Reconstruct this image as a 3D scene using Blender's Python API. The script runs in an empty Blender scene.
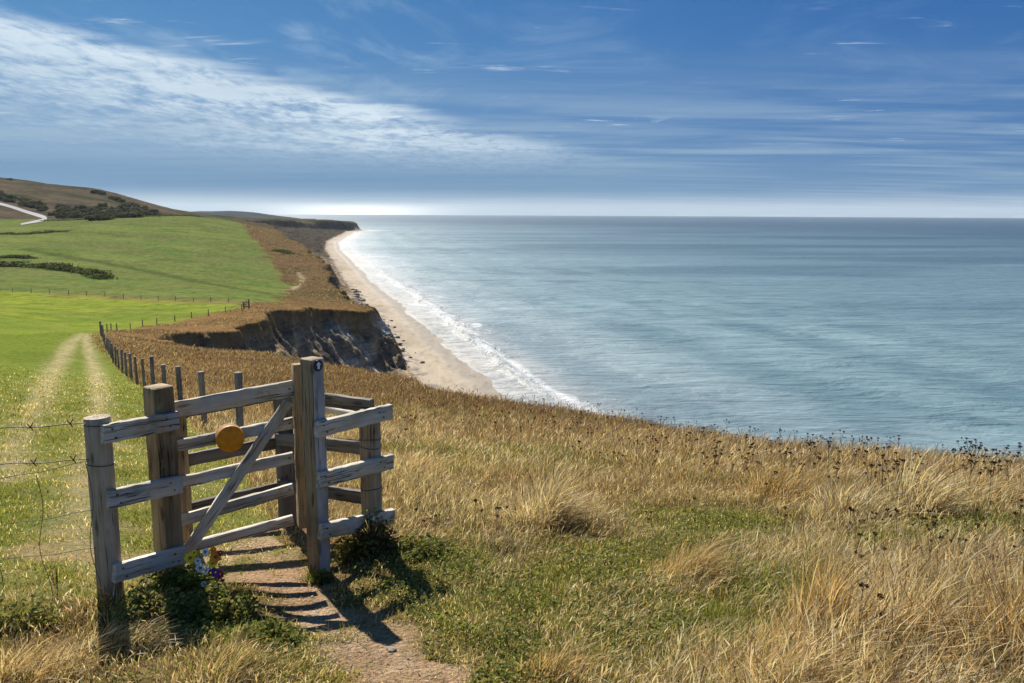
import bpy, bmesh, math, random
import numpy as np
from mathutils import Vector, Matrix

rng = np.random.default_rng(11)
random.seed(11)
scene = bpy.context.scene
COL = scene.collection
R = math.radians

# ------------------------------------------------------------------ camera
FPX, CX, CY, ZC = 800.0, 512.0, 341.5, 40.0
PITCH, ROLL = R(9.12), R(0.25)
CAMROT = Matrix.Rotation(math.pi / 2 - PITCH, 3, 'X') @ Matrix.Rotation(ROLL, 3, 'Z')
CR = np.array(CAMROT)

def ray(u, v):
    d = CR @ np.array([(u - CX) / FPX, -(v - CY) / FPX, -1.0])
    return d

def P(u, v, Y):
    """world point seen at photo pixel (u,v) when it stands Y metres ahead"""
    d = ray(u, v)
    return np.array([0, 0, ZC]) + d * (Y / d[1])

def S(u, v, z=0.0):
    """point on the horizontal plane z"""
    d = ray(u, v)
    t = (z - ZC) / d[2]
    return np.array([0, 0, ZC]) + d * t

cam = bpy.data.cameras.new('camera')
cam.sensor_fit = 'HORIZONTAL'; cam.sensor_width = 36.0
cam.lens = FPX / 1024 * 36.0
cam.clip_start = 0.05; cam.clip_end = 60000
camo = bpy.data.objects.new('camera', cam)
camo.location = (0, 0, ZC)
camo.rotation_euler = CAMROT.to_euler()
COL.objects.link(camo); scene.camera = camo

# ------------------------------------------------------------------ noise
def _hash(ix, iy, seed):
    h = (ix.astype(np.int64) * 374761393 + iy.astype(np.int64) * 668265263 + seed * 974711) & 0xFFFFFFFF
    h = ((h ^ (h >> 13)) * 1274126177) & 0xFFFFFFFF
    h = h ^ (h >> 16)
    return (h & 0xFFFFFF) / float(0xFFFFFF)

def vnoise(x, y, seed=0):
    x = np.asarray(x, float); y = np.asarray(y, float)
    ix = np.floor(x); iy = np.floor(y)
    fx = x - ix; fy = y - iy
    fx = fx * fx * fx * (fx * (fx * 6 - 15) + 10); fy = fy * fy * fy * (fy * (fy * 6 - 15) + 10)
    a = _hash(ix, iy, seed); b = _hash(ix + 1, iy, seed)
    c = _hash(ix, iy + 1, seed); d = _hash(ix + 1, iy + 1, seed)
    return (a * (1 - fx) + b * fx) * (1 - fy) + (c * (1 - fx) + d * fx) * fy

def fbm(x, y, oct=4, seed=0):
    """about -1..1"""
    s = 0; a = 1; t = 0
    for i in range(oct):
        s = s + a * (vnoise(x * 2 ** i + 17.3 * i, y * 2 ** i - 9.1 * i, seed + i) * 2 - 1)
        t += a; a *= 0.5
    return s / t * 1.6

def sstep(a, b, x):
    t = np.clip((x - a) / (b - a), 0, 1)
    return t * t * (3 - 2 * t)

# ------------------------------------------------------------------ terrain
CTRL = [  # photo pixel u, v and distance Y (m) of points on the land surface
 (0,683,3.15),(256,683,3.2),(512,683,3.3),(768,683,3.3),(1024,683,3.25),
 (0,600,4.15),(110,596,4.35),(315,577,5.0),(420,590,4.6),(600,590,4.7),(800,580,4.9),(1024,570,4.9),
 (285,521,6.25),(380,530,5.7),
 (500,500,7.2),(700,510,7.0),(900,510,7.0),(1024,505,7.0),
 (450,440,14.0),(600,450,13.0),(800,474,10.5),(1024,484,9.5),
 (1024,470,13),(900,460,15),(800,449,18),(700,435,22),(600,418,27),(480,400,36),(400,384,44),
 (300,380,36),(300,410,21),
 (0,500,6.6),(60,500,6.7),(0,430,12.0),(100,440,12.0),(202,431,14.4),(60,390,22),(142,384,31),(0,360,40),(116,361,52),(0,340,68),(100,334,72),
 (250,366,54),(200,352,70),
 (165,345,82),(172,333,104),(240,329,116),(114,329,120),(0,322,105),(268,312,140),(245,309,150),(310,308,172),(365,311,195),
 (0,291,182),(130,298,178),(260,304,168),
 (0,268,280),(110,276,265),(200,285,250),(285,288,290),(340,297,255),
 (0,242,410),(120,245,420),(230,250,430),(290,262,400),(320,263,400),
 (0,226,540),(100,219.5,620),(180,216.5,680),(240,222,720),(300,244,560),(265,230,740),(277,229,760),
 (0,211,760),(50,212,800),(100,214,800),(140,215.5,760),
 (0,178,1150),(45,183,1100),(100,191,1050),(130,204,980),(160,214,900),
 (0,203,1500),(100,204,1500),(200,216,1100),
 (250,219,1300),(300,222,1450),(340,221.5,1700),(357,222,1780),(300,218,2200),(200,217,1900),
 (100,209,2600),(0,207,2600),(-100,165,1100),(-100,215,650),(-100,270,280),(-100,340,60),(-100,600,4.1),
 (1100,470,13),(1100,580,4.9)]
_p = np.array([P(*c) for c in CTRL])
_r = np.hypot(_p[:, 0], _p[:, 1]); _az = np.arctan2(_p[:, 0], _p[:, 1])
FOOT = 1.68
_w = (ZC - _p[:, 2] - FOOT) / _r
_ca = np.stack([_az * 3.0, np.log(_r)], 1)
def _phi(d2): return 0.5 * d2 * np.log(np.maximum(d2, 1e-12))
NCT = len(_ca)
A = np.zeros((NCT + 3, NCT + 3))
d2 = ((_ca[:, None] - _ca[None]) ** 2).sum(-1)
A[:NCT, :NCT] = _phi(d2) + np.eye(NCT) * 0.004
A[:NCT, NCT] = 1; A[:NCT, NCT + 1:] = _ca; A[NCT, :NCT] = 1; A[NCT + 1:, :NCT] = _ca.T
_co = np.linalg.solve(A, np.concatenate([_w, np.zeros(3)]))

def land(x, y):
    x = np.asarray(x, float); y = np.asarray(y, float)
    sh = x.shape; x = x.ravel(); y = y.ravel()
    r = np.hypot(x, y); az = np.clip(np.arctan2(x, y), R(-40), R(36)) * 3.0
    l = np.log(np.clip(r, 2.2, 3000))
    out = np.empty_like(x)
    for i in range(0, len(x), 60000):
        s = slice(i, i + 60000)
        dd = (az[s, None] - _ca[None, :, 0]) ** 2 + (l[s, None] - _ca[None, :, 1]) ** 2
        out[s] = _phi(dd) @ _co[:NCT] + _co[NCT] + az[s] * _co[NCT + 1] + l[s] * _co[NCT + 2]
    z = ZC - FOOT - out * r
    return z.reshape(sh)

def polydist(x, y, poly):
    x = np.asarray(x, float).ravel(); y = np.asarray(y, float).ravel()
    best = np.full(x.shape, 1e18)
    for (ax, ay), (bx, by) in zip(poly[:-1], poly[1:]):
        dx, dy = bx - ax, by - ay
        t = np.clip(((x - ax) * dx + (y - ay) * dy) / (dx * dx + dy * dy + 1e-12), 0, 1)
        d = (x - ax - t * dx) ** 2 + (y - ay - t * dy) ** 2
        np.minimum(best, d, out=best)
    return np.sqrt(best)

def inside(x, y, poly):
    x = np.asarray(x, float).ravel(); y = np.asarray(y, float).ravel()
    c = np.zeros(x.shape, bool)
    m = len(poly)
    for i in range(m):
        ax, ay = poly[i]; bx, by = poly[(i + 1) % m]
        cond = ((ay > y) != (by > y))
        xs = (bx - ax) * (y - ay) / ((by - ay) if by != ay else 1e-12) + ax
        c ^= cond & (x < xs)
    return c

def xy(p): return (float(p[0]), float(p[1]))

RIM = [(40, -60), (22, -5)] + [xy(P(*c)) for c in [
 (1024,470,13.3),(800,449,18.3),(600,418,27.5),(480,400,36.5),(415,385,45),(392,376,52),
 (330,366,62),(250,356,74),(200,350,82),(166,345,90),(160,338,98),
 (172,332,106),(205,330,112),(240,330,117),(258,322,126),(262,313,136),(285,309,150),(310,308,168),(340,309,184),(366,311,196),
 (372,306,208),(358,300,232),(345,296,258),(341,287,300),(336,279,345),(325,266,395),(317,258,440),(308,249,520),(300,243,570),(288,236,660),(277,229,765)]]
RIM += [(-300, 980), (-395, 1200), (-410, 1400), (-385, 1600), (-350, 1760), (-342, 1800), (-360, 1850), (-520, 2000), (-900, 2300), (-2000, 2700), (-9000, 4000)]
LANDPOLY = RIM + [(-9000, -400), (40, -400)]
SHORE = [(100, -100), (60, 0), (26, 100)] + [xy(S(*c)) for c in [
 (497,393),(465,365),(441,345),(421,325),(394,300),(372,282),(356,265),(340,250),(338,242),(349,235.5),(354,232)]]
SHORE += [(-325, 1840), (-500, 2060), (-900, 2400), (-2000, 2850), (-9000, 4200)]
SEAPOLY_LAND = SHORE + [(-9000, -400), (100, -400)]

def signed(x, y, line, poly):
    d = polydist(x, y, line)
    return np.where(inside(x, y, poly), d, -d)

SPURS = [(P(256,323,128), P(322,376,158), .95), (P(300,311,165), P(345,372,186), 1.2), (P(205,336,112), P(262,368,120), 1.0)]

def terrain(x, y):
    """height, rim distance (+ inland), shore distance (+ inland)"""
    x = np.asarray(x, float).ravel(); y = np.asarray(y, float).ravel()
    r = np.hypot(x, y)
    zl = land(x, y)
    sd = signed(x, y, RIM, LANDPOLY)
    sh = signed(x, y, SHORE, SEAPOLY_LAND)
    sc = sstep(10, 60, r)
    sd = sd + sc * (fbm(x / 7, y / 7, 4, 5) * 1.8 + fbm(x / 34, y / 34, 3, 9) * 4.0 * sstep(120, 320, r) * sstep(0, 0.2, np.abs(y - 190) / 190)) + (1 - sc) * fbm(x / 1.5, y / 1.5, 3, 6) * 0.25
    # roughness of the turf
    zl = zl + 0.02 * fbm(x / .6, y / .6, 3, 22) + 0.25 * fbm(x / 9, y / 9, 3, 23) * sstep(20, 90, r)
    far = sstep(600, 1200, r)
    zl = zl + far * 3.0 * fbm(x / 120, y / 120, 4, 31)
    d = np.maximum(-sd, 0)
    shelf = 0.05 * sh + 0.10 * fbm(x / 10, y / 16, 4, 57)
    floor = shelf + 0.025 * np.clip(sh, 0, 16) + (0.25 - 0.18 * sstep(450, 700, r)) * np.clip(sh - 16, 0, 200)
    slump = 2.0 * fbm(x / 11, y / 11, 4, 41) + 0.9 * np.abs(fbm(x / 4, y / 4, 3, 44))
    floor = floor + sstep(14, 26, sh) * slump
    # gullied face
    rib = fbm(x / 5.5, y / 5.5, 4, 51) * 1.2 + fbm(x / 2.0, y / 2.0, 3, 52) * .5
    rib = rib + sstep(450, 800, r) * (1.6 * fbm(x / 38, y / 38, 4, 55) + .8)
    steep = np.where(d < 1.0, d * 3.0, 3.0 + (d - 1.0) * (1.55 + 0.35 * rib))
    gentle = np.minimum(d, 3) * 0.9 + np.maximum(d - 3, 0) * 1.25     # the rounded near edge
    k = sstep(45, 60, r)
    face = zl - (steep * k + gentle * (1 - k))
    z = np.where(d > 0, np.maximum(face, np.minimum(floor, zl - 0.3 * np.minimum(d, 3))), zl)
    for (p0, p1, wd) in SPURS:
        ab = p1[:2] - p0[:2]; L2 = ab.dot(ab)
        tt = np.clip(((x - p0[0]) * ab[0] + (y - p0[1]) * ab[1]) / L2, 0, 1)
        dd = np.hypot(x - p0[0] - tt * ab[0], y - p0[1] - tt * ab[1]) + 1.0 * fbm(x / 4, y / 4, 3, 58)
        ridge = p0[2] + (p1[2] - p0[2]) * tt ** .8 - wd * np.abs(dd) + .8 * fbm(x / 3, y / 3, 3, 59)
        z = np.where(d > 0, np.maximum(z, np.minimum(ridge, zl - .5)), z)
    z = np.where(sh < 0, np.maximum(shelf, -6), z)
    return z, sd, sh

def gz(x, y):
    z, _, _ = terrain(np.atleast_1d(x), np.atleast_1d(y))
    return z

def ground(u, v, rmin=2.5, rmax=1200):
    """where the sight line of a photo pixel meets the land"""
    d = ray(u, v); d = d / math.hypot(d[0], d[1])
    rs = np.exp(np.linspace(math.log(rmin), math.log(rmax), 500))
    zs = gz(d[0] * rs, d[1] * rs)
    zr = ZC + d[2] * rs
    below = np.nonzero(zr <= zs)[0]
    i = below[0] if len(below) else len(rs) - 1
    if i > 0:
        f0 = zr[i - 1] - zs[i - 1]; f1 = zr[i] - zs[i]
        t = f0 / (f0 - f1 + 1e-12)
        r = rs[i - 1] + (rs[i] - rs[i - 1]) * t
    else: r = rs[0]
    return np.array([d[0] * r, d[1] * r, gz(d[0] * r, d[1] * r)[0]])

# ------------------------------------------------------------------ object helpers
def tag(o, label=None, cat=None, group=None, kind=None):
    if label: o['label'] = label
    if cat: o['category'] = cat
    if group: o['group'] = group
    if kind: o['kind'] = kind
    return o

def empty(name, loc, label, cat, group=None):
    o = bpy.data.objects.new(name, None); COL.objects.link(o)
    o.location = [float(c) for c in loc]; o.empty_display_size = 0.2
    return tag(o, label, cat, group)

def npmesh(name, V, F, smooth=False):
    """V (n,3), F (m,4) or (m,3) arrays"""
    me = bpy.data.meshes.new(name)
    V = np.ascontiguousarray(V, np.float32); F = np.ascontiguousarray(F, np.int32)
    k = F.shape[1]
    me.vertices.add(len(V)); me.vertices.foreach_set('co', V.ravel())
    me.loops.add(F.size); me.loops.foreach_set('vertex_index', F.ravel())
    me.polygons.add(len(F))
    me.polygons.foreach_set('loop_start', np.arange(0, F.size, k, dtype=np.int32))
    me.polygons.foreach_set('loop_total', np.full(len(F), k, np.int32))
    if smooth: me.polygons.foreach_set('use_smooth', np.ones(len(F), bool))
    me.update(calc_edges=True)
    return me

def vattr(me, name, arr):
    arr = np.asarray(arr, np.float32)
    if arr.ndim == 1:
        a = me.attributes.new(name, 'FLOAT', 'POINT'); a.data.foreach_set('value', arr)
    elif arr.shape[1] == 3:
        a = me.attributes.new(name, 'FLOAT_VECTOR', 'POINT'); a.data.foreach_set('vector', np.ascontiguousarray(arr).ravel())

def link(name, me, mat=None, parent=None, loc=None):
    o = bpy.data.objects.new(name, me); COL.objects.link(o)
    if mat is not None: me.materials.append(mat)
    if parent is not None: o.parent = parent
    if loc is not None: o.location = [float(c) for c in loc]
    return o

# ------------------------------------------------------------------ node helpers
class NT:
    def __init__(s, tree):
        s.t = tree; s.n = tree.nodes; s.l = tree.links
    def node(s, typ, **kw):
        nd = s.n.new(typ)
        for k, v in kw.items():
            if k.startswith('_'): continue
            setattr(nd, k, v)
        return nd
    def put(s, sock, val):
        if hasattr(val, 'is_output') or isinstance(val, bpy.types.NodeSocket): s.l.new(val, sock)
        elif val is not None:
            if isinstance(val, (tuple, list)) and len(val) == 3 and sock.type == 'RGBA': val = (*val, 1)
            sock.default_value = val
    def math(s, op, a, b=None, c=None, clamp=False):
        nd = s.n.new('ShaderNodeMath'); nd.operation = op; nd.use_clamp = clamp
        for i, v in enumerate((a, b, c)):
            if v is not None: s.put(nd.inputs[i], v)
        return nd.outputs[0]
    def mix(s, f, a, b, blend='MIX'):
        nd = s.n.new('ShaderNodeMix'); nd.data_type = 'RGBA'; nd.blend_type = blend
        s.put(nd.inputs[0], f); s.put(nd.inputs[6], a); s.put(nd.inputs[7], b)
        return nd.outputs[2]
    def noise(s, vec, scale, detail=4, rough=.55, dist=0.0, out=0):
        nd = s.n.new('ShaderNodeTexNoise')
        s.put(nd.inputs['Vector'], vec); nd.inputs['Scale'].default_value = scale
        nd.inputs['Detail'].default_value = detail; nd.inputs['Roughness'].default_value = rough
        nd.inputs['Distortion'].default_value = dist
        return nd.outputs[out]
    def ramp(s, f, stops, interp='LINEAR'):
        nd = s.n.new('ShaderNodeValToRGB'); cr = nd.color_ramp; cr.interpolation = interp
        while len(cr.elements) > 1: cr.elements.remove(cr.elements[-1])
        first = True
        for p, c in stops:
            if not isinstance(c, (tuple, list)): c = (c, c, c)
            if first: e = cr.elements[0]; e.position = p; first = False
            else: e = cr.elements.new(p)
            e.color = (*c, 1)
        s.put(nd.inputs[0], f)
        return nd.outputs[0]
    def mapr(s, v, a, b, c=0.0, d=1.0, smooth=True):
        nd = s.n.new('ShaderNodeMapRange'); nd.interpolation_type = 'SMOOTHSTEP' if smooth else 'LINEAR'
        s.put(nd.inputs[0], v)
        for i, q in enumerate((a, b, c, d)): s.put(nd.inputs[1 + i], q)
        return nd.outputs[0]
    def attr(s, name, out='Vector'):
        nd = s.n.new('ShaderNodeAttribute'); nd.attribute_name = name
        return nd.outputs[out]
    def scalev(s, vec, sc):
        nd = s.n.new('ShaderNodeMapping'); s.put(nd.inputs['Vector'], vec); nd.inputs['Scale'].default_value = sc
        return nd.outputs[0]
    def pos(s):
        return s.n.new('ShaderNodeNewGeometry').outputs['Position']
    def bump(s, h, strength=.5, dist=.02):
        nd = s.n.new('ShaderNodeBump'); nd.inputs['Strength'].default_value = strength; nd.inputs['Distance'].default_value = dist
        s.put(nd.inputs['Height'], h)
        return nd.outputs[0]

def material(name):
    m = bpy.data.materials.new(name); m.use_nodes = True
    nt = NT(m.node_tree); m.node_tree.nodes.clear()
    out = nt.node('ShaderNodeOutputMaterial')
    bs = nt.node('ShaderNodeBsdfPrincipled')
    nt.l.new(bs.outputs[0], out.inputs[0])
    bs.inputs['Specular IOR Level'].default_value = 0.25
    bs.inputs['Roughness'].default_value = 0.85
    return m, nt, bs, out

def plain(name, col, rough=.7, spec=.25, noise=0.0, scale=30):
    m, nt, bs, out = material(name)
    if noise:
        f = nt.noise(nt.node('ShaderNodeTexCoord').outputs['Object'], scale, 4)
        c = nt.ramp(f, [(.3, tuple(x * (1 - noise) for x in col)), (.7, tuple(min(1, x * (1 + noise)) for x in col))])
        nt.put(bs.inputs['Base Color'], c)
    else: bs.inputs['Base Color'].default_value = (*col, 1)
    bs.inputs['Roughness'].default_value = rough; bs.inputs['Specular IOR Level'].default_value = spec
    return m
# ------------------------------------------------------------------ zones on the ground (world XY)
TURF = [xy(P(*c)) for c in [(100,600,4.35),(305,572,5.1),(290,515,6.3),(237,470,11.5),(202,431,14.4),(163,398,22),(142,384,31),(116,361,52),(101,335,70),
        (108,329,112),(150,326,125),(200,319,138),(245,310,150),(262,305,168),(288,291,270),(286,282,320),(272,262,395),(256,242,500),(240,226,700),(228,221,760)]]
TURF += [(-700, 900), (-3000, 900), (-3000, -50), (-12, 1.5), (-4.2, 3.85)]
LIME = [xy(P(*c)) for c in [(-80,291,182),(0,291,182),(130,298,178),(262,305,166),(245,310,150),(200,319,138),(150,326,125),(108,329,112),(101,334,72),(0,333,74),(-120,333,74)]]
RUTS = [[xy(ground(*p)) for p in pts] for pts in ([(84,334),(70,345),(58,365),(48,390),(30,430),(8,480)], [(88,334),(92,352),(98,372),(102,400),(100,430),(88,480),(75,540),(110,575)])]
DIRT = [xy(ground(*p)) for p in [(206,562),(232,545),(262,538),(300,526),(316,560),(338,585),(370,606),(404,628),(440,645),(495,672),(530,700),(420,720),(350,690),(316,652),(285,628),(250,606),(224,585)]]
BARE = [(ground(60, 560), .32), (ground(30, 548), .3), (ground(135, 568), .35), (ground(100, 535), .3)]
GREENS = [(ground(*p[:2]), p[2]) for p in [(560,590,1.1),(640,560,.9),(480,600,.7),(460,560,.45),(700,620,.5),(520,640,.5),(760,590,.4),(430,660,.5),(590,650,.5),
          (540,630,.7),(470,640,.5),(600,630,.6),(640,610,.6),(940,520,.8),(700,520,1.0),(860,540,.5),(330,640,.4),(240,620,.45),(450,415,3.0),(520,455,2.0)]]
TRACK = [xy(ground(*p)) for p in [(288,297),(250,291),(205,283),(160,274),(120,266),(80,259),(30,250)]]
TRACK2 = [xy(ground(*p)) for p in [(290,290),(300,285),(303,278),(297,272)]]

def blob(x, y, c, r):
    return np.exp(-((x - c[0]) ** 2 + (y - c[1]) ** 2) / (r * r))

def zones(x, y, sd):
    x = np.asarray(x, float).ravel(); y = np.asarray(y, float).ravel()
    r = np.hypot(x, y)
    wob = np.clip(r * .02, .12, 3.0)
    wx = x + wob * fbm(x / (wob * 3), y / (wob * 3), 3, 61); wy = y + wob * fbm(x / (wob * 3) + 40, y / (wob * 3), 3, 62)
    turf = inside(wx, wy, TURF).astype(float)
    ed = polydist(wx, wy, TURF + TURF[:1])
    turf = np.where(turf > .5, np.clip(.5 + ed / (wob * 1.2), 0, 1), np.clip(.5 - ed / (wob * 1.2), 0, 1))
    lime = (inside(wx, wy, LIME)).astype(float)
    rut = np.zeros_like(x)
    for k, p in enumerate(RUTS):
        d = polydist(wx * .6 + x * .4, wy * .6 + y * .4, p)
        wdt = .13 + r * .0062
        rut = np.maximum(rut, np.exp(-(d / wdt) ** 2) * (.85 if k else .8))
    dirt = inside(x + (.24 * fbm(x / .45, y / .45, 5, 64)), y + .24 * fbm(x / .5 + 9, y / .5, 4, 65), DIRT).astype(float)
    dd = polydist(x, y, DIRT + DIRT[:1])
    dirt = np.clip(np.where(dirt > .5, .5 + dd / .40, .5 - dd / .40), 0, 1) * np.clip(.62 + .38 * sstep(3.5, 4.1, y) + .5 * fbm(x / .3, y / .3, 3, 69), 0, 1) * sstep(-.9, .1, fbm(x / .45, y / .45, 4, 66))
    bare = np.zeros_like(x)
    for c, q in BARE: bare = np.maximum(bare, blob(x, y, c, q))
    bare = bare * sstep(-.3, .5, fbm(x / .5, y / .3, 4, 67) + .15)
    green = np.zeros_like(x)
    for c, q in GREENS: green = np.maximum(green, blob(x, y, c, q))
    green = np.clip(green * 1.2 + .35 * fbm(x / .8, y / .8, 4, 68) - .15, 0, 1)
    return dict(turf=turf, lime=lime, rut=rut, dirt=np.maximum(dirt, bare * .6), green=green)

def lerp(a, b, t): return a * (1 - t[:, None]) + np.asarray(b) * t[:, None]

def albedo(x, y, z, sd, sh, slope=None):
    x = np.asarray(x, float).ravel(); y = np.asarray(y, float).ravel()
    r = np.hypot(x, y)
    zn = zones(x, y, sd)
    n1 = fbm(x / 14, y / 14, 5, 72)
    n2 = fbm(x / 2.2, y / 2.2, 4, 73); n3 = fbm(x / .35, y / .35, 4, 74); n4 = fbm(x / 55, y / 30, 4, 75)
    dry = np.full((len(x), 3), (.235, .150, .062))
    dry = lerp(dry, (.30, .225, .11), sstep(-.1, .9, n2)); dry = lerp(dry, (.13, .075, .032), sstep(.1, .9, -n1 + .3 * n3) * .8)
    dry = lerp(dry, (.12, .065, .03), sstep(22, 50, r) * .55)
    dry = lerp(dry, (.185, .115, .050), sstep(35, 75, r) * sstep(220, 120, r) * (.55 + .3 * sstep(-.4, .6, n1)))
    dry = lerp(dry, (.125, .085, .045), sstep(180, 280, r) * .75)
    dry = lerp(dry, (.075, .085, .03), sstep(.15, .9, n4 + .4 * n1) * sstep(180, 300, r) * .5)
    dry = lerp(dry, (.085, .105, .03), zn['green'] * sstep(26, 14, r) * .8)
    tf = np.full((len(x), 3), (.125, .150, .036))
    tf = lerp(tf, (.245, .215, .085), sstep(-.25, .8, n2 * .6 + n3 * .6) * sstep(45, 9, r) * .9)
    tf = lerp(tf, (.115, .150, .022), sstep(18, 60, r) * .8)
    tf = lerp(tf, (.06, .085, .02), sstep(.2, 1.0, n1) * .35 * sstep(15, 40, r))
    hill = np.full((len(x), 3), (.098, .130, .040))
    hill = lerp(hill, (.126, .154, .044), sstep(-.5, .7, n4)); hill = lerp(hill, (.060, .090, .02), sstep(-.1, .9, n1) * .6)
    hill = lerp(hill, (.14, .125, .055), sstep(.1, .9, n1 - n4) * .35)
    hill = lerp(hill, (.150, .140, .055), sstep(.05, .8, fbm(x / 9, y / 5, 5, 78)) * .5); hill = lerp(hill, (.060, .100, .022), sstep(.05, .8, fbm(x / 12 + 50, y / 7, 5, 79)) * .55)
    hill = lerp(hill, (.135, .155, .035), (.5 + .5 * np.sin((x * .55 + y * .84) / 1.7)) * .22 * sstep(450, 250, r))
    tf = lerp(tf, hill, sstep(100, 200, r))
    lm = lerp(np.full((len(x), 3), (.160, .195, .030)), (.118, .158, .028), sstep(-.5, .6, n1)); lm = lerp(lm, (.19, .185, .045), sstep(.1, .8, fbm(x / 5, y / 4, 5, 80)) * .45)
    tf = lerp(tf, lm, zn['lime'])
    # brown strip along the field's wire fence
    strip = np.exp(-(polydist(x, y, FENCE3) / 4.5) ** 2)
    tf = lerp(tf, (.16, .115, .055), strip * .75 * sstep(-.8, .3, n1 + .4))
    tf = lerp(tf, (.055, .075, .025), np.exp(-(polydist(x, y, TRACK) / 4.0) ** 2) * .8)
    tf = lerp(tf, (.33, .27, .15), zn['rut'] * (.7 + .3 * sstep(-.4, .4, n3)))
    c = lerp(dry, tf, zn['turf'])
    # brown and wooded hill beyond the field
    hl = sstep(765, 800, r + 18 * n1) * sstep(-215, -265, x)
    hc = lerp(np.full((len(x), 3), (.098, .076, .050)), (.066, .062, .038), sstep(-.3, .6, n4))
    hc = lerp(hc, (.038, .048, .02), sstep(.25, .7, fbm(x / 60, y / 40, 4, 77)) * sstep(30, 4, z - 40))
    c = lerp(c, hc, hl)
    c = lerp(c, (.048, .045, .032), sstep(740, 860, r) * (1 - hl))
    c = lerp(c, (.36, .235, .14), zn['dirt']); c = lerp(c, (.48, .36, .24), zn['dirt'] * sstep(.1, .9, n3) * .6)
    c = lerp(c, (.34, .28, .17), np.exp(-(polydist(x, y, TRACK2) / 1.2) ** 2) * .8)
    # cliffs
    rock = sstep(.3, 1.6, -sd + .4 * n3) * sstep(6, 30, r)
    hgt = z + 1.5 * n2
    k = np.full((len(x), 3), (.23, .185, .13))
    k = lerp(k, (.13, .112, .092), sstep(0, .8, fbm(x / 6, (y + z * 2) / 6, 4, 81)))
    k = lerp(k, (.36, .305, .23), sstep(.15, .9, fbm(x / 9 + 5, (y - z) / 9, 4, 82)) * .7)
    pale = sstep(-.05, .45, fbm(x / 5 + 31, y / 9 + z / 8, 4, 83)) * sstep(-44, -34, x) * sstep(-18, -30, x) * sstep(160, 180, y)
    k = lerp(k, (.52, .50, .46), pale * .9)
    k = lerp(k, (.28, .19, .09), sstep(.2, .8, fbm(x / 7 + 3, y / 7 + 8, 4, 84)) * sstep(12, 2, -sd) * .7)
    k = lerp(k, (.12, .11, .05), sstep(.1, .8, fbm(x / 8 + 13, y / 8 + 2, 4, 85)) * sstep(3, 9, -sd) * .7 * sstep(10, 16, z))
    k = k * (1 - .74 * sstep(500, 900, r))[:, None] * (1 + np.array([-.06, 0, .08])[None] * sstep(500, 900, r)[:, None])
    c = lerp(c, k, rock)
    # beach
    bz = rock * sstep(18, 13, sh + 2.5 * n2) * sstep(30, 60, r)
    bc = np.full((len(x), 3), (.37, .30, .215))
    bc = lerp(bc, (.30, .24, .165), sstep(-.2, .8, n4)); bc = lerp(bc, (.30, .25, .18), sstep(9, 1, sh + 1.5 * n2) * .9)
    bc = lerp(bc, (.13, .11, .09), sstep(.35, .75, fbm(x / 3.5, y / 8, 4, 87) * .9 + .1) * sstep(7, 14, sh) * .85)
    c = lerp(c, bc, bz)
    return np.clip(c, .01, .9), rock, bz, zn, hl

FENCE3 = [xy(P(*c)) for c in [(-120,291,186),(0,291.5,182),(65,295,180),(130,299,177),(195,302,172),(262,306,166)]]

# ------------------------------------------------------------------ land mesh
rad = np.concatenate([np.exp(np.linspace(math.log(.4), math.log(3), 30))[:-1], np.exp(np.linspace(math.log(3), math.log(60), 330))[:-1],
                      np.linspace(60, 330, 560)[:-1], np.exp(np.linspace(math.log(330), math.log(1900), 330))[:-1], np.exp(np.linspace(math.log(1900), math.log(6000), 40))])
ang = np.concatenate([np.linspace(-75, -37, 30)[:-1], np.linspace(-37, 37, 741)[:-1], np.linspace(37, 75, 24)])
ang = np.radians(ang)
RR, AA = np.meshgrid(rad, ang, indexing='ij')
GX = (RR * np.sin(AA)).ravel(); GY = (RR * np.cos(AA)).ravel()
GZ, SD, SH = terrain(GX, GY)
ALB, ROCK, BEACH, ZN, HILLM = albedo(GX, GY, GZ, SD, SH)
NR, NA = len(rad), len(ang)
idx = np.arange(NR * NA).reshape(NR, NA)
quads = np.stack([idx[:-1, :-1].ravel(), idx[:-1, 1:].ravel(), idx[1:, 1:].ravel(), idx[1:, :-1].ravel()], 1)[:, ::-1]
qc = quads[:, 0]
keep = (SH[quads].max(1) > -25)
cliffq = (ROCK[quads].mean(1) > .5); beachq = cliffq & (BEACH[quads].mean(1) > .5)
dirtq = (ZN['dirt'][quads].mean(1) > .5) & ~cliffq
hillq = (HILLM[quads].mean(1) > .5) & ~cliffq
turfq = (ZN['turf'][quads].mean(1) > .5) & ~cliffq & ~dirtq & ~hillq
cls = np.where(beachq, 4, np.where(cliffq, 3, np.where(hillq, 5, np.where(dirtq, 2, np.where(turfq, 1, 0)))))

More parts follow.
